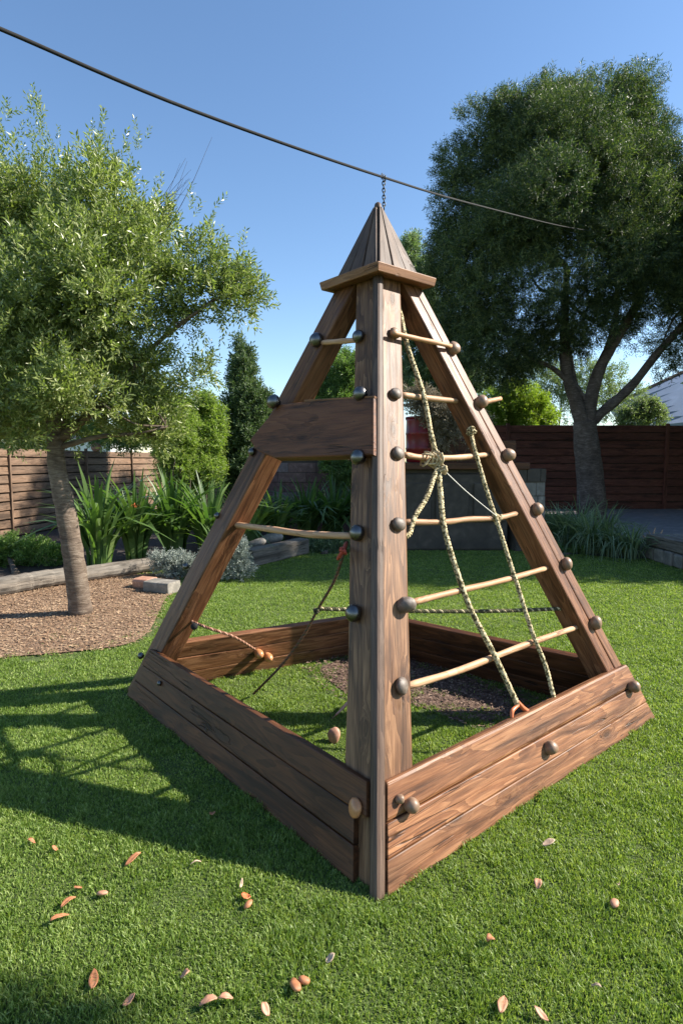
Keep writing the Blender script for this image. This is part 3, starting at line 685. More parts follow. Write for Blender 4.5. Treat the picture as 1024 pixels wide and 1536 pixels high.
def sprig_mesh(pos, axis, size, q, kind):
    protos = make_sprigs(kind, q); n = len(pos); A = axis/np.linalg.norm(axis, axis=1)[:, None]
    r = q.normal(0, 1, (n, 3)); U = np.cross(A, r); U /= np.linalg.norm(U, axis=1)[:, None]; B = np.cross(A, U)
    R = np.stack([U, B, A], 2)*size[:, None, None]; pick = q.integers(0, len(protos), n); out = []
    for k, pr in enumerate(protos):
        m = pick == k
        if m.any(): out.append((np.einsum('nij,lvj->nlvi', R[m], pr)+pos[m][:, None, None, :]).reshape(-1, 4, 3))
    return np.concatenate(out)
def crown_points(blobs, nsprig, q, sub=9, subr=(.28, .42), updir=(0, 0, .5), shell=.55, squash=1.0, fall=.45):
    """blobs: (centre, radius[, weight]); sub-clumps on each, sprigs over each sub-clump"""
    C_ = []; R_ = []; W_ = []; D_ = []
    for bl_ in blobs:
        c, r = np.asarray(bl_[0], float), bl_[1]
        ns = max(3, int(sub*1))
        for _ in range(ns):
            d = q.normal(0, 1, 3); d /= np.linalg.norm(d); u = q.uniform(shell, 1)
            rs = r*q.uniform(*subr); C_.append(c+d*(r-rs*.6)*u*V(1, 1, squash)); R_.append(rs); W_.append(rs*rs*(bl_[2] if len(bl_) > 2 else 1)); D_.append(d)
    C_ = np.array(C_); R_ = np.array(R_); W_ = np.array(W_)/sum(W_); D_ = np.array(D_)
    k = q.choice(len(C_), nsprig, p=W_); d = q.normal(0, 1, (nsprig, 3)); d /= np.linalg.norm(d, axis=1)[:, None]
    u = q.random(nsprig)**fall; pos = C_[k]+d*(R_[k]*u)[:, None]
    ax = d*.8+D_[k]*.5+np.asarray(updir)+q.normal(0, .3, (nsprig, 3))
    return pos, ax, C_
def leafobj(name, quads, mat, parent, origin):
    v = quads.reshape(-1, 3)-np.asarray(origin); n = len(quads)
    o = link(name, raw_mesh(name, v, np.full(n, 4), np.arange(4*n), mat), parent); return o
def limb(g, pts, r0, r1, ns=9, n=6, m=0, seed=0):
    S_ = spline(pts, n); k = len(S_); q = np.random.default_rng(seed+3)
    rr = [(r0+(r1-r0)*(i/(k-1))**.8)*(1+q.normal(0, .04)) for i in range(k)]; v, f = tubegeo(S_, rr, ns); g.add(v, f, m)
def plant(name, label, cat, base, blobs, nsp, size, mat, kind, seed, trunk=None, bark='bark', group=None, sub=9, subr=(.28, .42), up=(0, 0, .5), shell=.55, squash=1, fall=.45, extra=None, twigs=True, crownname='crown'):
    q = np.random.default_rng(seed); root = thing(name, base, label, cat, group)
    pos, ax, C_ = crown_points(blobs, nsp, q, sub, subr, up, shell, squash, fall); sz = q.uniform(*size, nsp)
    quads = sprig_mesh(pos, ax, sz, q, kind)
    if extra is not None: quads = np.concatenate([quads, extra(q)])
    o = leafobj(crownname, quads, M[mat], root, base)
    g = Geo()
    if trunk:
        for i, (pts, a, b) in enumerate(trunk): limb(g, pts, a, b, seed=i+seed)
        ends = [np.asarray(t[0][-1]) for t in trunk]
    else:
        ends = [np.asarray(base, float)+V(0, 0, .05)]
        limb(g, [np.asarray(base, float), np.mean([np.asarray(b_[0]) for b_ in blobs], 0)], .05, .02, 7, 3)
    if twigs:
        for i in q.permutation(len(C_))[:26]:
            e_ = ends[int(np.argmin([np.linalg.norm(C_[i]-e) for e in ends]))]; m_ = (e_+C_[i])/2+q.normal(0, .06, 3)*np.linalg.norm(C_[i]-e_)
            t0 = trunk[0][2]*.18 if trunk else .012
            limb(g, [e_, m_, C_[i]], t0, t0*.25, 5, 4, seed=int(i))
    g.obj('trunk', [M[bark]], root, origin=np.asarray(base, float), xa=(0, 0, 1), smooth=True)
    return root
def px(lst, Y0, jit=0, q=None):
    out = []
    for t in lst:
        x, y, r = t[:3]; Y = Y0+(t[3] if len(t) > 3 else 0); out.append((at(x, y, Y), r/F*Y))
    return out

# small tree on the left in the mulch bed
tb = gnd(122, 921); TY = 5.35
def lsh(q):
    """upright shoots that break the outline"""
    pts = []; axs = []; sz = []
    for (x0, y0, x1, y1, dy) in ((60, 240, 52, 135, 0), (75, 230, 58, 150, .1), (10, 250, 5, 145, -.2), (30, 270, 20, 170, .2), (150, 260, 150, 172, .1), (160, 250, 158, 200, 0), (205, 260, 215, 190, .1), (120, 270, 118, 225, 0),
                             (270, 350, 292, 290, .1), (300, 360, 322, 310, .2), (350, 420, 372, 365, 0), (360, 440, 392, 415, .1), (250, 340, 255, 300, .2), (370, 470, 408, 440, 0), (230, 560, 300, 545, .1), (270, 575, 322, 540, 0), (250, 600, 318, 565, .2), (90, 240, 85, 195, 0), (185, 250, 190, 215, 0), (240, 310, 236, 275, 0), (330, 400, 340, 350, 0)):
        a = at(x0, y0, TY+dy); b = at(x1, y1, TY+dy); n = max(3, int(np.linalg.norm(b-a)/.05))
        for k in range(n):
            t = k/n; wob = q.normal(0, .035*(1-t)+.012, 3)
            pts.append(a+(b-a)*t*.9+wob); axs.append(unit(b-a)+q.normal(0, .35, 3)); sz.append(q.uniform(.11, .19))
    return sprig_mesh(np.array(pts), np.array(axs), np.array(sz), q, 'up')
lb = px([(60, 300, 75, .3), (150, 300, 62, 0), (0, 330, 85, .2), (-80, 400, 110, .3), (110, 380, 85, -.3), (200, 350, 62, .1), (230, 420, 70, -.1), (300, 440, 58, .0), (350, 445, 42, .05), (375, 455, 26, 0), (300, 390, 36, .1), (150, 450, 85, -.5), (40, 460, 100, -.3), (-60, 520, 110, 0), (200, 500, 50, -.1),
         (90, 530, 75, -.2), (30, 580, 75, .2), (150, 590, 55, -.1), (195, 620, 42, 0), (225, 640, 34, .05), (250, 600, 26, .2), (290, 575, 22, .2), (310, 555, 14, .2), (60, 620, 45, .3), (-40, 620, 60, .3), (185, 660, 18, .1), (215, 665, 16, .1), (145, 625, 30, .2), (270, 490, 24, .2), (130, 500, 60, .6), (30, 400, 90, .8), (220, 380, 50, .6), (20, 520, 80, -.5), (110, 590, 60, -.6), (20, 630, 45, -.5), (60, 560, 70, .7), (170, 560, 55, .5), (110, 650, 24, .4), (-20, 640, 50, -.2), (200, 590, 45, .3), (240, 650, 30, .2), (225, 560, 30, 0)], TY)
trk = [([tb, at(113, 850, TY), at(100, 770, TY), at(86, 700, TY), at(84, 650, TY)], .108, .072),
       ([at(84, 655, TY), at(60, 580, TY), at(20, 500, TY+.1), at(-20, 420, TY)], .06, .02), ([at(84, 655, TY), at(110, 560, TY), at(130, 460, TY-.1), at(130, 330, TY)], .065, .015),
       ([at(88, 660, TY), at(160, 600, TY), at(230, 520, TY), at(320, 450, TY)], .045, .012), ([at(85, 660, TY), at(90, 600, TY+.2), at(80, 480, TY+.3), at(70, 330, TY+.3)], .055, .012),
       ([at(86, 672, TY), at(150, 655, TY), at(210, 650, TY), at(250, 640, TY)], .03, .008)]
plant('small_tree', 'small leafy olive-like tree with ringed grey trunk standing in the mulch bed', 'tree', tb, lb, 12000, (.14, .235), 'lt', 'up', 21, trk, 'barkring', sub=15, subr=(.25, .45), up=(0, 0, .75), extra=lsh, shell=.35)
# bare twigs at its right shoulder
g = Geo(); q = np.random.default_rng(5); 
for k in range(13):
    a = at(232+q.uniform(-6, 10), 330+q.uniform(-30, 50), TY+.1); e_ = at(255+q.uniform(0, 25)+k*1.5, 232+q.uniform(-22, 50)+(13-k)*3, TY+.1)
    if k == 0: e_ = at(318, 206, TY+.1)
    limb(g, [a, (a+e_)/2+q.normal(0, .02, 3), e_], .003 if k else .0045, .001, 4, 4, seed=k)
tw = g.obj('bare_twigs', [M['barkdark']], bpy.data.objects['small_tree'])

# big tree on the right
BY = 14.0; bb = at(888, 775, BY); bb[2] = 0
rb = px([(835, 135, 32, 0), (860, 145, 30, .3), (790, 175, 45, 0), (735, 200, 45, .2), (705, 235, 40, 0), (925, 150, 50, 0), (950, 165, 45, .4), (890, 180, 45, .5), (985, 220, 50, 0), (1010, 270, 50, 0), (840, 220, 70, -.8), (760, 260, 65, -.6), (700, 300, 50, -.2), (920, 250, 70, -1.0), (690, 360, 50, 0), (670, 400, 38, .2), (675, 450, 42, .1), (1000, 330, 60, -.4),
         (740, 350, 62, -1), (830, 330, 75, -1.6), (930, 350, 75, -1.4), (780, 420, 60, -1.2), (710, 440, 50, -.7), (870, 420, 60, -.5), (950, 430, 52, -.1), (1020, 420, 60, 0), (690, 500, 38, 0), (730, 505, 42, -.6), (780, 495, 42, -.3), (820, 480, 40, .3), (660, 470, 26, 0), (655, 420, 22, .2), (690, 540, 16, .2), (800, 525, 26, .2), (850, 500, 22, .4), (720, 540, 22, -.2), (760, 540, 24, 0), (1060, 350, 90, 0), (1090, 450, 90, 0), (1010, 490, 32, .2), (1000, 520, 20, 0), (940, 490, 18, .6), (1080, 260, 80, .3), (860, 300, 70, 1.5), (780, 330, 60, 1.5), (950, 320, 70, 1.5), (1130, 400, 90, .5), (845, 125, 26, -.3), (935, 135, 30, -.3), (760, 165, 28, -.3), (690, 235, 24, -.3), (820, 190, 36, -1.2), (890, 230, 34, -1.6), (960, 210, 34, -1)], BY)
rtk = [([bb, at(884, 715, BY), at(878, 660, BY), at(876, 632, BY)], .34, .26),
       ([at(876, 640, BY), at(862, 600, BY), at(848, 550, BY), at(846, 490, BY), at(850, 400, BY)], .2, .07),
       ([at(880, 640, BY), at(884, 605, BY), at(900, 550, BY), at(935, 490, BY), at(965, 430, BY), at(985, 330, BY)], .2, .06),
       ([at(878, 640, BY), at(900, 620, BY), at(945, 580, BY), at(985, 530, BY), at(1030, 480, BY), at(1080, 420, BY)], .15, .06),
       ([at(850, 570, BY), at(825, 550, BY), at(790, 535, BY), at(740, 500, BY)], .07, .03), ([at(884, 610, BY), at(868, 585, BY), at(860, 560, BY), at(840, 440, BY)], .07, .03),
       ([at(905, 540, BY), at(922, 480, BY), at(925, 420, BY), at(930, 300, BY)], .09, .03)]
plant('big_tree', 'tall dark green pepper-like tree with forked trunk behind the right bed', 'tree', bb, [(c_-V(0, 0, .22), r_*1.1) for c_, r_ in rb], 56000, (.2, .34), 'rt', 'droop', 31, rtk, 'barkfar', sub=5, subr=(.42, .6), fall=.2, up=(0, 0, .1), shell=.6)

# trees and shrubs beyond
cy = at(367, 700, 10.4); cy[2] = 0
plant('cypress', 'narrow dark conifer with pointed top between the light shrub and the pyramid', 'tree', cy, px([(366, 530, 8), (366, 550, 13), (366, 575, 19), (367, 600, 24), (370, 630, 29), (366, 660, 32), (365, 690, 34), (362, 720, 36), (392, 615, 13), (396, 600, 8), (362, 515, 4)], 10.4), 8000, (.12, .22), 'cyp', 'dense', 41, None, 'barkdark', sub=12, subr=(.25, .4), up=(0, 0, 1), twigs=False)
def pt(x, Y): p = at(x, 700, Y); p[2] = 0; return p
plant('shrub', 'tall light green shrub with rounded top left of the dark conifer', 'shrub', pt(300, 9.9), px([(312, 620, 22), (300, 660, 34), (322, 650, 22), (300, 700, 36), (285, 720, 36), (275, 625, 22)], 9.9), 6500, (.12, .2), 'yellowgreen', 'dense', 42, None, sub=12, up=(0, 0, .6))
plant('shrub', 'yellowish green leafy shrub behind the small tree above the fence end', 'shrub', pt(255, 9.5), px([(250, 620, 26), (235, 660, 28), (262, 660, 28), (262, 700, 30), (272, 640, 20)], 9.5), 5500, (.12, .2), 'yellowgreen', 'up', 43, None, sub=12)
plant('tree', 'round green tree showing through the gap between left leg and front post', 'tree', pt(500, 20), px([(508, 560, 26), (485, 575, 22), (530, 555, 26), (500, 590, 26), (470, 590, 14), (520, 610, 30), (490, 620, 24)], 20), 4000, (.22, .45), 'mid', 'up', 44, None, sub=11)
plant('tree', 'dark green tree top peeping beside the pyramid roof left of the big tree', 'tree', pt(640, 24), px([(620, 375, 16), (630, 400, 18), (625, 440, 24), (640, 480, 34), (620, 530, 36), (650, 560, 40), (610, 580, 30), (690, 570, 36)], 24), 6000, (.3, .6), 'greygreen', 'up', 45, None, sub=11)
plant('shrub', 'bright lime green bush lit by the sun just above the dark fence', 'shrub', pt(780, 19), px([(775, 600, 26), (800, 615, 22), (760, 620, 26), (790, 630, 28), (815, 635, 16), (745, 640, 26), (778, 582, 9), (765, 598, 16), (822, 625, 10), (735, 610, 16)], 19), 3200, (.2, .36), 'lime', 'dense', 46, None, sub=12, twigs=False)
plant('tree', 'sparse grey green tree beyond the fence behind the trunk of the big tree', 'tree', pt(830, 24), px([(830, 570, 34), (800, 560, 26), (870, 580, 40), (920, 590, 36), (900, 560, 22), (840, 610, 34), (950, 595, 14), (760, 560, 30), (720, 580, 24)], 24), 2100, (.25, .5), 'pale', 'up', 47, None, sub=12, shell=.3)
plant('shrub', 'pale olive shrub above the fence in front of the grey roof', 'shrub', pt(965, 21), px([(968, 612, 15), (955, 625, 14), (982, 625, 13), (940, 628, 12)], 21), 900, (.2, .34), 'pale', 'dense', 48, None, sub=10, twigs=False)
plant('shrub', 'green shrub rising beyond the fence at the left trunk', 'shrub', pt(55, 14), px([(60, 650, 26), (20, 655, 24), (110, 652, 12), (150, 650, 20), (190, 655, 22), (225, 650, 26), (-30, 650, 30)], 14), 2600, (.15, .3), 'mid', 'dense', 49, None, sub=10, twigs=False)
plant('shrub', 'dark shrub behind the block wall left of the front post', 'shrub', pt(510, 11.4), px([(512, 690, 16), (500, 700, 14), (520, 715, 18)], 11.4), 800, (.12, .22), 'mid', 'dense', 50, None, sub=10, twigs=False)
plant('dry_shrub', 'dry grey twiggy shrub beside the red drum', 'shrub', pt(672, 10.5), px([(665, 625, 20), (690, 630, 22), (650, 612, 20), (632, 604, 18), (620, 600, 10), (705, 640, 18), (665, 650, 18)], 9.2), 1500, (.12, .24), 'dry', 'up', 51, None, sub=9, shell=.3)
# trees past the right edge whose shade falls over the back of the garden
for i, (x, y, r, zz) in enumerate(((9.9, 8.6, 1.2, 5.4), (10.2, 11.1, 1.75, 5.2), (11.0, 13.7, 2.0, 5.8), (12.5, 16.8, 2.4, 6))):
    b0 = V(x, y, 0); bl_ = [((x+dx*r, y+dy*r*.75, zz+dz*r*1.5), r*.55) for dx, dy, dz in ((0, 0, 0), (0, .2, -1.6), (0, -.2, -2.0), (.4, .5, .2), (-.3, -.55, .1), (0, .3, .7), (.1, -.3, .75), (-.2, .5, -.5), (.2, -.5, -.6), (0, 0, -.9), (.1, -.6, -1.1), (-.1, .6, -1.2), (0, 0, 1.2))]
    plant('garden_tree', ['bushy tree nearest the terrace on the right side', 'second bushy tree along the right side', 'third bushy tree along the right side near the fence', 'tall bushy tree by the right end of the fence'][i], 'tree', b0, bl_, 3600, (.45, .75), 'greygreen', 'dense', 60+i, [([b0, b0+V(0, 0, zz*.5), b0+V(0, 0, zz)], .14, .05)], group='trees along the right side', sub=8)

b0 = V(3.75, 1.25, 0)  # sapling out of view, added to cast shade on the near left lawn corner
plant('garden_tree', 'unseen slim sapling added right of the pyramid to shade the near lawn corner', 'tree', b0, [((3.45+a, 1.4+b, 3.1+c), .17) for a, b, c in ((0, 0, 0), (.2, .1, .15), (-.2, .12, -.1), (.1, -.15, .25), (-.1, -.1, -.25), (.3, .0, -.2))], 900, (.12, .22), 'lt', 'dense', 66, [([b0, b0+V(.02, 0, 1.5), b0+V(0, .2, 2.9)], .03, .014)], sub=8)
# strappy flax-like plants
def strappy(name, label, cat, base, n, length, width, lean, mat, seed, group=None, spread=.12, segs=6):
    q = np.random.default_rng(seed); vs = []; cn = []; ix = []; k0 = 0
    for i in range(n):
        a = q.uniform(0, 6.283); d = V(math.cos(a), math.sin(a), 0); L = length*q.uniform(.55, 1.1); le = lean*q.uniform(.15, 1.15)
        b = d*spread*q.random(); s = unit(np.cross(d, V(0, 0, 1))+q.normal(0, .3, 3)); w_ = width*q.uniform(.7, 1.2)
        fold = q.uniform(.0, 1) < .12
        for j in range(segs+1):
            t = j/segs; th = le*t**1.5*1.25; 
            p = b+d*L*(math.sin(th)*t*.85)+V(0, 0, 1)*L*t*math.cos(th*.9)
            if fold and t > .6: p = p+d*L*.35*(t-.6)-V(0, 0, 1)*L*1.0*(t-.6)
            ww = w_*.5*(1-.75*abs(2*t-.85)**2.2 if t < .95 else .1); ww = max(ww, .0015)
            vs += [p-s*ww, p+s*ww]
        for j in range(segs):
            q0 = k0+2*j; ix += [q0, q0+1, q0+3, q0+2]; cn.append(4)
        k0 += 2*(segs+1)
    root = link(name, raw_mesh(name, np.array(vs), cn, ix, M[mat], smooth=True)); root.location = Vector([float(x) for x in base]); return tag(root, label, cat, group)
FG = 'strappy clumps along the back beds'
for i, (x, y, n, L, lab) in enumerate(((150, 862, 36, 1.25, 'strappy green clump nearest the small tree trunk with long pale outer leaves'), (205, 852, 42, 1.15, 'strappy green clump second from the small tree trunk'), (262, 846, 48, 1.2, 'dense strappy green clump left of the left pyramid leg'),
                                       (315, 845, 40, 1.15, 'strappy green clump right behind the left pyramid leg'), (375, 832, 30, 1.15, 'broad leaved strappy clump above the old sleeper'), (415, 826, 36, 1.15, 'strappy clump with one tall bright leaf in front of the block wall'), (460, 818, 50, 1.3, 'dark arching strappy clump between sleeper and front post'), (500, 816, 50, 1.35, 'dark tangled strappy clump beside the front post'), (540, 815, 34, 1.2, 'strappy clump hidden behind the front post'), (350, 815, 30, 1.0, 'small strappy clump at the back of the bed'))):
    strappy('flax_plant', lab, 'plant', gnd(x, y-8), int(n*2.8), L*(1.12 if i < 4 else .9), .07, .75 if i < 6 else 1.0, 'flax', 70+i, FG, .16)
o = strappy('iris_plant', 'thin bright green blades sprouting beside the left leg at the silver bush', 'plant', gnd(330, 858), 30, .75, .022, .7, 'ltfoot', 90, None, .1)
# low plants on the left by the fence
plant('low_shrub', 'low bright green leafy plant at the left edge below the fence', 'shrub', gnd(25, 862), px([(20, 838, 24), (50, 830, 24), (75, 838, 20), (-20, 838, 28), (-60, 835, 30), (10, 820, 16)], 8.0), 1800, (.08, .16), 'ltfoot', 'dense', 52, None, sub=12, twigs=False)
plant('silver_bush', 'silvery leaved bush beside the sleeper seen past the left leg', 'bush', gnd(348, 868), px([(345, 842, 22), (358, 832, 18), (330, 852, 20), (362, 856, 16), (320, 840, 16)], 7.0), 1500, (.07, .13), 'silver', 'up', 53, None, sub=12, twigs=False, up=(0, 0, .8))
plant('grey_bush', 'dull blue grey bush between the log edging and the left leg', 'bush', gnd(262, 866), px([(250, 846, 16), (270, 848, 18), (285, 858, 14), (238, 838, 9)], 7.2), 800, (.07, .14), 'silver', 'up', 54, None, sub=10, twigs=False)
plant('low_shrub', 'low dark leafy plant in the shade right of the sleeper', 'shrub', gnd(485, 832), px([(475, 822, 14), (500, 824, 14), (515, 818, 14)], 9.2), 500, (.08, .16), 'greygreen', 'dense', 55, None, sub=10, twigs=False)
# right bed
for i, (x, y, n, L, lab) in enumerate(((815, 824, 60, .6, 'grassy tuft close behind the right pyramid leg'), (850, 826, 90, .8, 'dense grassy clump with grey green blades under the big tree'), (885, 830, 90, .8, 'tall grassy clump in the middle of the right bed'), (915, 834, 90, .68, 'arching grassy clump right of the middle of the right bed'), (945, 838, 90, .6, 'low spreading grassy clump next to the terrace step'), (868, 812, 80, .85, 'grassy clump at the foot of the big tree'), (905, 816, 80, .8, 'grassy clump at the back of the right bed'), (835, 812, 60, .8, 'grassy clump at the back left of the right bed'))):
    strappy('grass_plant', lab, 'plant', gnd(x, y), n+50, L, .022, 1.35, 'greygreen', 100+i, 'grassy clumps in the right bed', .18)
plant('low_shrub', 'small white flecked bush at the left end of the right bed', 'shrub', gnd(822, 820), px([(820, 800, 14), (835, 790, 14), (812, 785, 10), (850, 785, 12)], 9.5), 700, (.07, .14), 'greygreen', 'dense', 56, None, sub=10, twigs=False)
plant('low_shrub', 'low yellow green ground plant in front of the grassy clumps', 'shrub', gnd(838, 834), px([(835, 827, 7), (855, 830, 6), (900, 833, 6), (868, 828, 7)], 9.0), 260, (.06, .12), 'ltfoot', 'dense', 57, None, sub=8, twigs=False)

# ------------------------------------------------------------------ fences
def fence(A, B, h, rows, posts, mat, label, depth=.03, batten=None, gapz=.012, seed=0):
    A = V(*A, 0); B = V(*B, 0); root = thing('fence', A, label, 'fence'); u = unit(B-A); n = V(u[1], -u[0], 0); 
    if np.dot(n, -A) < 0: n = -n
    Lt = np.linalg.norm(B-A); q = np.random.default_rng(seed); xs = [0]+posts+[Lt]; rh = (h-.04)/rows
    for i in range(len(xs)-1):
        for r in range(rows):
            a = A+u*(xs[i]+.012); b = A+u*(xs[i+1]-.012); z0 = .04+r*rh; z1 = z0+rh-gapz; o_ = q.uniform(-.006, .006)
            qd = lambda p: [p+n*(o_-.0)+V(0, 0, z0), p+n*(o_+depth)+V(0, 0, z0), p+n*(o_+depth-.012)+V(0, 0, z1), p+n*o_+V(0, 0, z1)]
            beam('plank', qd(a), qd(b), mat, root, rad=.006, jit=.004, step=.35)
    for x in (posts if batten is None else batten):
        p = A+u*x; w_ = .05 if batten is None else .02
        qd = lambda z: [p-u*w_+n*.0+V(0, 0, z), p+u*w_+V(0, 0, z), p+u*w_+n*(depth+.035)+V(0, 0, z), p-u*w_+n*(depth+.035)+V(0, 0, z)]
        beam('post', qd(-.05), qd(h+.03), mat, root, rad=.006, jit=.001, step=.4)
    # backing boards close the gaps
    qd = lambda p: [p-n*.05+V(0, 0, .0), p-n*.02, p-n*.02+V(0, 0, h-.03), p-n*.05+V(0, 0, h-.03)]
    beam('backing', qd(A), qd(B), M['barkdark'], root, rad=.004, jit=0, step=2)
    return root
fa = (-6.17, 10.6); fb = (-5.26, 18.0)
d_ = unit(V(fb[0]-fa[0], fb[1]-fa[1])); st = V(*fa)-d_*4.0
def xs_on(px_):   # distance along the fence for a photo column
    r = ray(px_, 700)[:2]; A_ = np.array([r, -d_]).T; t, s = np.linalg.solve(A_, st); return float(s)
fence(tuple(st), fb, 1.68, 10, [xs_on(-60), xs_on(12), xs_on(128), xs_on(196)], M['fence'], 'brown horizontal plank fence with dark uprights behind the left tree', seed=1, gapz=.026, batten=[xs_on(-60), xs_on(12), xs_on(128), xs_on(196)])
fence((2.0, 16.9), (14, 17.1), 2.46, 11, [2.75, 5.1, 7.35, 9.7], M['fencered'], 'tall dark red brown horizontal board fence behind the big tree', depth=.035, seed=2, gapz=.022)
# block wall
def brick_wall(name, label, A, B, z1, rh, bl, mats, th=.2, seed=0):
    q = np.random.default_rng(seed); A = V(*A, 0); B = V(*B, 0); u = unit(B-A); L = np.linalg.norm(B-A); n = V(u[1], -u[0], 0)
    root = thing(name, A, label, 'wall'); g = Geo(); g.add(*boxgeo((A+B)/2-n*0+V(0, 0, z1/2-.005), L-.01, th-.03, z1-.03, math.atan2(u[1], u[0])), 0)
    g.obj('core', [M['concrete']], root)
    g = Geo(); r = 0; z = 0
    while z < z1-.02:
        x = -bl/2*(r % 2)+q.uniform(0, .05)
        while x < L:
            w_ = bl*q.uniform(.75, 1.3); x0 = max(0, x); x1 = min(L, x+w_-.01)
            if x1-x0 > .05: g.add(*boxgeo(A+u*((x0+x1)/2)+V(0, 0, z+rh/2)+n*q.uniform(-.012, .012), x1-x0, th, min(rh-.012, z1-z), math.atan2(u[1], u[0])), int(q.integers(0, len(mats))))
            x += w_
        z += rh; r += 1
    g.obj('blocks', [M[m] for m in mats], root); return root
M['bk1'] = simple('block_plum', (.16, .095, .085), .85, 0, .3, 14, .5, .006); M['bk2'] = simple('block_brown', (.2, .125, .105), .85, 0, .3, 14, .5, .006); M['bk3'] = simple('block_grey', (.22, .17, .155), .85, 0, .3, 14, .5, .006)
brick_wall('block_wall', 'low plum coloured block wall behind the strappy plants', (-3.1, 12.0), (1.05, 12.0), 1.47, .2, .6, ['bk1', 'bk2', 'bk1', 'bk3'], seed=3)
# concrete bay with timber lid, red drum on top
bc = gnd(690, 832); root = thing('garden_oven', V(1.75, 9.6, 0), 'squat grey concrete block structure with dark timber lid behind the ropes', 'outbuilding')
g = Geo(); g.add(*boxgeo((1.78, 9.75, .62), 1.75, .9, 1.24)); o = g.obj('body', [M['concrete']], root); mo = o.modifiers.new('b', 'BEVEL'); mo.width = .05; mo.segments = 3
for x_ in (1.15, 1.75, 2.35):
    g = Geo(); g.add(*boxgeo((x_, 9.285, .78), .52, .04, .62)); o = g.obj('panel', [M['concrete']], root); mo = o.modifiers.new('b', 'BEVEL'); mo.width = .012
for j in range(3):
    y_ = 9.22+.35*j; beam('lid_board', [(.8, y_, 1.3), (.8, y_+.33, 1.3), (.8, y_+.33, 1.41), (.8, y_, 1.41)], [(2.95, y_, 1.3), (2.95, y_+.33, 1.3), (2.95, y_+.33, 1.41), (2.95, y_, 1.41)], M['board_dark_shaded'], root, rad=.012)
g = Geo(); g.add(*boxgeo((1.9, 9.72, 1.27), 1.9, .7, .08)); g.obj('slab', [M['concrete']], root)
beam('back_rail', [(1.3, 10.0, 1.41), (1.3, 10.05, 1.41), (1.3, 10.05, 1.78), (1.3, 10.0, 1.78)], [(2.95, 10.0, 1.41), (2.95, 10.05, 1.41), (2.95, 10.05, 1.78), (2.95, 10.0, 1.78)], M['board_dark_shaded'], root)
dr = thing('red_drum', V(1.3, 9.55, 1.41), 'dark red drum standing on the timber lid between post and rope', 'drum')
lathe('body', [(0, .24), (.02, .255), (.2, .26), (.22, .27), (.24, .26), (.44, .262), (.46, .272), (.48, .262), (.66, .258), (.69, .265)], V(1.3, 9.55, 1.413), (0, 0, 1), M['red'], dr, 28)
lathe('lid', [(0, .27), (.03, .275), (.04, .262), (.035, .2), (.05, .02)], V(1.3, 9.55, 2.1), (0, 0, 1), M['red'], dr, 28)
# stone pier right of it
brick_wall('stone_pier', 'grey stone pier in the shade behind the right leg', (2.72, 9.4), (3.2, 9.5), 1.3, .22, .3, ['stone', 'concrete'], .35, 8)

# edging
def logobj(name, pts, r, mat, label, cat, ns=14):
    S_ = spline(pts, 8); q = np.random.default_rng(int(r*1000)); v, f = tubegeo(S_, [r*(1+q.normal(0, .03)) for _ in S_], ns)
    return tag(mobj(name, v, f, mat, origin=np.asarray(pts[0]), xa=np.asarray(pts[-1])-np.asarray(pts[0]), smooth=False), label, cat)
logobj('log', [gnd(-120, 912)+V(0, 0, .1), gnd(0, 894)+V(0, 0, .1), gnd(60, 884)+V(0, 0, .11), gnd(110, 876)+V(0, 0, .11)], .1, M['sleeper'], 'grey round edging log left of the small tree trunk', 'log')
logobj('log', [gnd(122, 874)+V(0, 0, .1), gnd(180, 865)+V(0, 0, .1), gnd(238, 856)+V(0, 0, .1)], .09, M['sleeper'], 'grey round edging log right of the small tree trunk', 'log')
def box4(c, ax, L, wd, z0, z1):
    ax = unit(V(ax[0], ax[1], 0)); n = V(-ax[1], ax[0], 0); q0 = c-ax*L/2; q1 = c+ax*L/2
    f = lambda p: [p-n*wd/2+V(0, 0, z0), p+n*wd/2+V(0, 0, z0), p+n*wd/2+V(0, 0, z1), p-n*wd/2+V(0, 0, z1)]
    return f(q0), f(q1)
a = gnd(372, 850); b = gnd(456, 830)
tag(beam('sleeper', *box4((a+b)/2, b-a, np.linalg.norm(b-a), .2, 0, .24), M['sleeper'], rad=.02, jit=.006), 'old dark timber sleeper edging the bed beside the silver bush', 'sleeper')
a = gnd(206, 884); b = gnd(262, 890)
tag(beam('stone_block', *box4(gnd(243, 888), b-a, .34, .22, 0, .13), M['stone'], rad=.02, jit=.006), 'pale square stone block at the right corner of the mulch bed', 'stone')
tag(beam('stone_block', *box4(gnd(218, 882), b-a, .2, .2, 0, .12), M['clay'], rad=.03, jit=.01), 'brownish stone block beside the pale stone block', 'stone')
for i, (x, y, s, lab) in enumerate(((408, 822, .13, 'rounded grey rock lying behind the timber sleeper'), (385, 829, .09, 'smaller rock beside the silver bush'))):
    lump('rock', gnd(x, y+8, 0)+V(0, 0, .22), s*1.5, s, s*.8, M['stone'], lab, 'rock', 40+i)

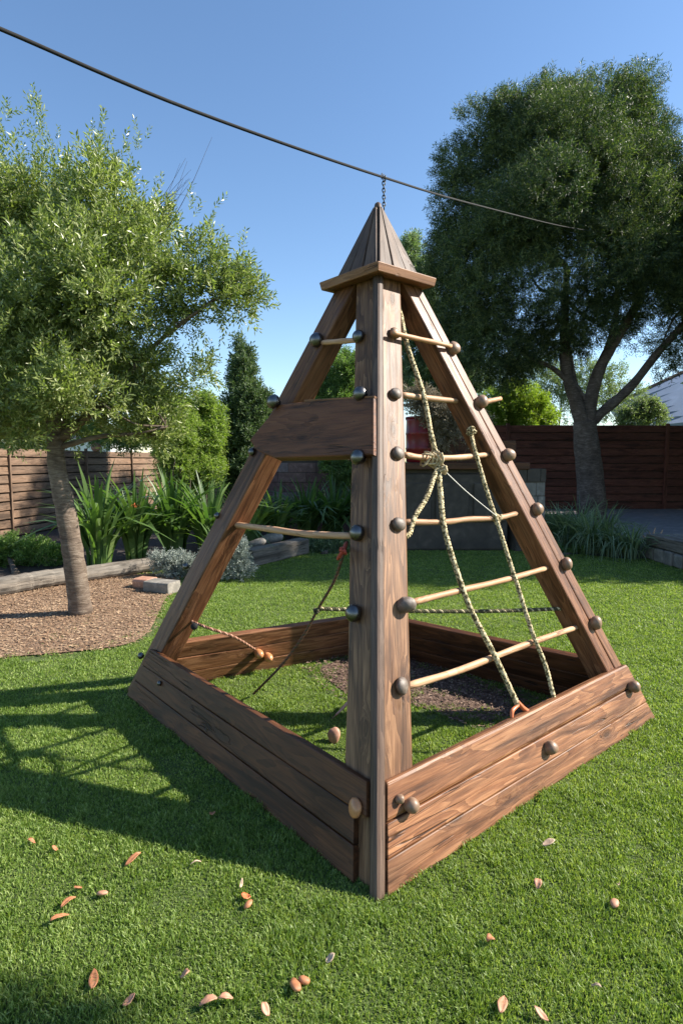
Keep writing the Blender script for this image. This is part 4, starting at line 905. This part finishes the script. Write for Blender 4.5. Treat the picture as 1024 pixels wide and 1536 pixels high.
# terrace and step on the right
def slabpoly(name, poly, z0, z1, mat, parent=None):
    n = len(poly); v = [(p[0], p[1], z0) for p in poly]+[(p[0], p[1], z1) for p in poly]
    return mobj(name, v, [tuple(range(n))[::-1], tuple(range(n, 2*n))]+[(i, (i+1) % n, n+(i+1) % n, n+i) for i in range(n)], mat, parent, origin=(poly[0][0], poly[0][1], z0))
s0 = gnd(966, 838); s1 = gnd(1060, 868)
dd = unit((s1-s0)[:2]); nn_ = V(-dd[1], dd[0])
step = thing('terrace_step', s0, 'raised timber edged terrace step on a rubble stone base at the right edge', 'step')
q = np.random.default_rng(9); g = Geo()
c0 = s0[:2]
for k in range(9):
    p = c0+dd*(k*.24+.1)+nn_*.12; g.add(*boxgeo((p[0], p[1], .1), .225*q.uniform(.85, 1), .25, .2+q.uniform(-.03, .0), math.atan2(dd[1], dd[0])+q.uniform(-.06, .06)))
o = g.obj('stone_base', [M['stone']], step); mo = o.modifiers.new('b', 'BEVEL'); mo.width = .03; mo.segments = 3
for k in range(7):
    p0_ = c0+nn_*(.02+k*.2)-dd*.02; p1_ = p0_+dd*2.4
    f = lambda p: [V(p[0], p[1], .21), V(*(p+nn_*.19), .21), V(*(p+nn_*.19), .37), V(p[0], p[1], .37)]
    beam('deck_board', f(p0_), f(p1_), M['slatewood'] if 'slatewood' in M else M['sleeper'], step, rad=.012, jit=.003)
terr = [V(5.3, 10.6), V(12, 10.0), V(12, 16.8), V(4.6, 16.8)]
tag(slabpoly('terrace', terr, -.02, .05, M['slate']), kind='structure')
g = Geo()
for i, (dx, h_, ln) in enumerate(((0, .26, .05), (.05, .2, -.03), (.1, .23, .06), (.02, .15, -.08))):
    p = gnd(968+0, 826)+V(dx, -.1, .12); limb(g, [p, p+V(ln, 0, h_*.6), p+V(ln*1.8, .02, h_)], .03, .006, 6, 3, seed=i)
tag(g.obj('dead_stump', [M['dowel']], smooth=True), 'pale split dead stump at the corner of the terrace step', 'stump')

# neighbour's grey roof beyond the fence
nh = thing('neighbour_house', V(13.5, 27, 0), "neighbour's house with long grey sloping roof beyond the fence on the right", 'house')
e0 = at(905, 622, 25.5); e1 = at(1110, 560, 25.5); rp = [(e0[0]-.3, 25.5, 3.2), (e1[0]+2, 25.5, 3.2)]
A_, B_ = at(925, 604, 26), at(1030, 556, 26); C_, D_ = A_+V(1.0, 6, -.2), B_+V(1.0, 6, .0)
peak = at(1130, 520, 26); pk2 = peak+V(0, 7, 0)
g = Geo(); lo = V(A_[0], A_[1], 0)
rv = [at(915, 612, 26), at(960, 588, 26), at(1030, 556, 26), at(1130, 520, 26), at(1130, 640, 24), at(1024, 640, 24), at(930, 640, 24)]
top_ = [rv[0], rv[1], rv[2], rv[3]]; bot_ = [rv[0]+V(-.2, -2, -1.0), rv[1]+V(.2, -3, -1.5), rv[2]+V(.3, -3.6, -2.4), rv[3]+V(0, -4, -3.2)]
g.add([*top_, *bot_, *[p-V(0, 0, .15) for p in top_], *[p-V(0, 0, .15) for p in bot_]], [(4, 5, 1, 0), (5, 6, 2, 1), (6, 7, 3, 2), (12, 13, 5, 4), (13, 14, 6, 5), (14, 15, 7, 6), (8, 9, 13, 12)[::-1], (9, 10, 14, 13)[::-1], (10, 11, 15, 14)[::-1], (8, 12, 4, 0), (0, 1, 9, 8), (1, 2, 10, 9), (2, 3, 11, 10), (7, 15, 11, 3)])
g.obj('roof', [M['roofgrey']], nh)
tube('ridge_cap', rv[:4], .09, M['roof'], nh, 8)
for k in range(1, 7):
    f_ = k/7; ta = [a*(1-f_)+b*f_+V(0, -.02, .03) for a, b in zip(top_, bot_)]; tube('roof_batten', ta, .03, M['roofgrey'], nh, 6)
g = Geo(); g.add(*boxgeo((19, 27.5, 1.1), 10, 3.0, 2.2)); g.obj('wall', [M['wallwhite']], nh)
wb = at(105, 664, 26); g = Geo(); g.add(*boxgeo((wb[0], 28, 1.2), 3.2, 3, 2.4)); nb = thing('white_house', V(wb[0], 28, 0), 'small white building glimpsed over the left fence through leaves', 'house'); g.obj('wall', [M['wallwhite']], nb)
g = Geo(); g.add([(wb[0]-1.8, 26.3, 2.41), (wb[0]+1.8, 26.3, 2.41), (wb[0]+1.8, 29.7, 2.41), (wb[0]-1.8, 29.7, 2.41), (wb[0]-1.8, 28, 2.9), (wb[0]+1.8, 28, 2.9)], [(0, 1, 5, 4), (2, 3, 4, 5), (0, 4, 3), (1, 2, 5), (3, 2, 1, 0)]); g.obj('roof', [M['roofgrey']], nb)
fp = st+d_*xs_on(146); lump('clay_ornament', V(fp[0], fp[1], 1.75), .1, .09, .13, M['clay'], 'pinkish clay ornament sitting on top of the left fence', 'ornament', 77)
strappy('red_flower', 'small red flower spike rising among the strappy leaves', 'flower', gnd(205, 852)+V(0, 0, .82), 8, .08, .015, 1.4, 'hookleaf' if 'hookleaf' in M else 'hook', 91, None, .03)

# ------------------------------------------------------------------ fallen bits on the lawn
def leafbit(x, y, L, w_, ang, label, mat, seed, curl=.5):
    q = np.random.default_rng(seed); c = gnd(x, y, 0)+V(0, 0, .019); v = []; f = []; n = 8; m = 5
    for i in range(n+1):
        t = i/n; ww = w_*(math.sin(math.pi*min(1, t*.93+.05))**.7)*.5
        for j in range(m):
            s = (j/(m-1)-.5)*2; v.append(((t-.5)*L, s*ww, abs(s)**2*ww*curl*.7+.008*math.sin(t*3.1+seed)+.003*q.random()))
    for i in range(n):
        for j in range(m-1): a = i*m+j; f.append((a, a+1, a+m+1, a+m))
    v = np.array(v); ca, sa = math.cos(ang), math.sin(ang); v = np.stack([v[:, 0]*ca-v[:, 1]*sa, v[:, 0]*sa+v[:, 1]*ca, v[:, 2]], 1)+c
    o = mobj('fallen_leaf', v, f, mat, origin=c, smooth=True); mo = o.modifiers.new('s', 'SOLIDIFY'); mo.thickness = .0025
    return tag(o, label, 'leaf', 'dry leaves and husks fallen on the lawn')
M['dl1'] = simple('dry_leaf_orange', (.42, .17, .075), .6, 0, .35, 40, .4, .002, (.6, .33, .18)); M['dl2'] = simple('dry_leaf_pink', (.5, .25, .15), .6, 0, .3, 40, .4, .002); M['dl3'] = simple('dry_leaf_pale', (.5, .36, .25), .7, 0, .3, 40, .4, .002)
for i, t in enumerate(((200, 1297, .055, .02, .9, 'orange brown husk in the shaded grass left of the pyramid', 'dl1'), (103, 1363, .045, .017, 1.0, 'upper of two long orange leaves end to end at the left', 'dl1'), (90, 1386, .05, .015, .8, 'lower of two long orange leaves end to end at the left', 'dl1'),
                       (118, 1340, .025, .02, 1.2, 'small triangular leaf above the two long orange leaves', 'dl1'), (141, 1478, .06, .022, 1.9, 'upright orange leaf at the edge of the lower left shadow', 'dl1'), (194, 1510, .03, .017, .8, 'small leaf inside the lower left shadow', 'dl2'),
                       (278, 1472, .022, .018, .2, 'tiny pink husk right of the lower left shadow', 'dl2'), (313, 1514, .04, .018, .3, 'left one of a pair of pinkish leaves near the bottom edge', 'dl2'), (339, 1509, .032, .016, .25, 'right one of a pair of pinkish leaves near the bottom edge', 'dl2'),
                       (398, 1525, .025, .018, -.9, 'small pink leaf at the bottom edge left of centre', 'dl2'), (369, 1352, .028, .022, 0, 'bright orange crumpled leaf at the shadow edge', 'hook'), (362, 1333, .03, .009, 1.5, 'thin pale upright twig leaf above the bright orange leaf', 'dl3'),
                       (822, 1272, .045, .024, .2, 'pale torn leaf on the sunny lawn right of the pyramid', 'dl3'), (806, 1335, .03, .022, 1.2, 'small pale husk below the torn leaf', 'dl2'), (735, 1420, .025, .02, .5, 'dark orange leaf in the lower middle lawn', 'dl1'),
                       (753, 1518, .06, .022, 1.15, 'long orange husk near the bottom edge right of centre', 'dl2'), (811, 1531, .035, .016, -.8, 'orange tip of a leaf at the bottom edge', 'dl2'), (319, 1226, .022, .018, 0, 'small orange bit in the shade beside the left boards', 'dl1'),
                       (495, 1447, .025, .018, .5, 'faint pinkish leaf right of the round husk', 'dl3'), (893, 1490, .022, .008, -.8, 'tiny white sliver on the lower right lawn', 'dl3'), (294, 1303, .03, .005, .5, 'thin white sliver in the shade left of the pyramid', 'dl3'), (48, 1270, .025, .014, 0, 'brown crumb in the shade at the far left', 'dl1'), (83, 1280, .018, .015, 0, 'dark brown nut shell in the shade at the far left', 'dl1'), (926, 1333, .015, .005, .3, 'tiny straw piece near the round pink husk', 'dl3'))):
    leafbit(t[0], t[1], t[2]*1.15, t[3]*1.2, t[4], t[5], M[t[6]], 200+i)
for i, (x, y, s, lab) in enumerate(((155, 1347, .014, 'round pink nut husk right of the small triangular leaf'), (373, 1364, .013, 'round brown nut touching the bright orange leaf'), (443, 1488, .018, 'left and bigger nut of the pair near the bottom centre'), (456, 1481, .014, 'right and smaller nut of the pair near the bottom centre'), (920, 1363, .015, 'round pink and white husk on the right lawn'))):
    lump('nut_husk', gnd(x, y, 0)+V(0, 0, .02), s*1.3, s*.85, s*.6, M['dl2' if i in (0, 4) else 'dl1'], lab, 'nut husk', 300+i, 'nut husks fallen on the lawn', rot=i, sub=2)
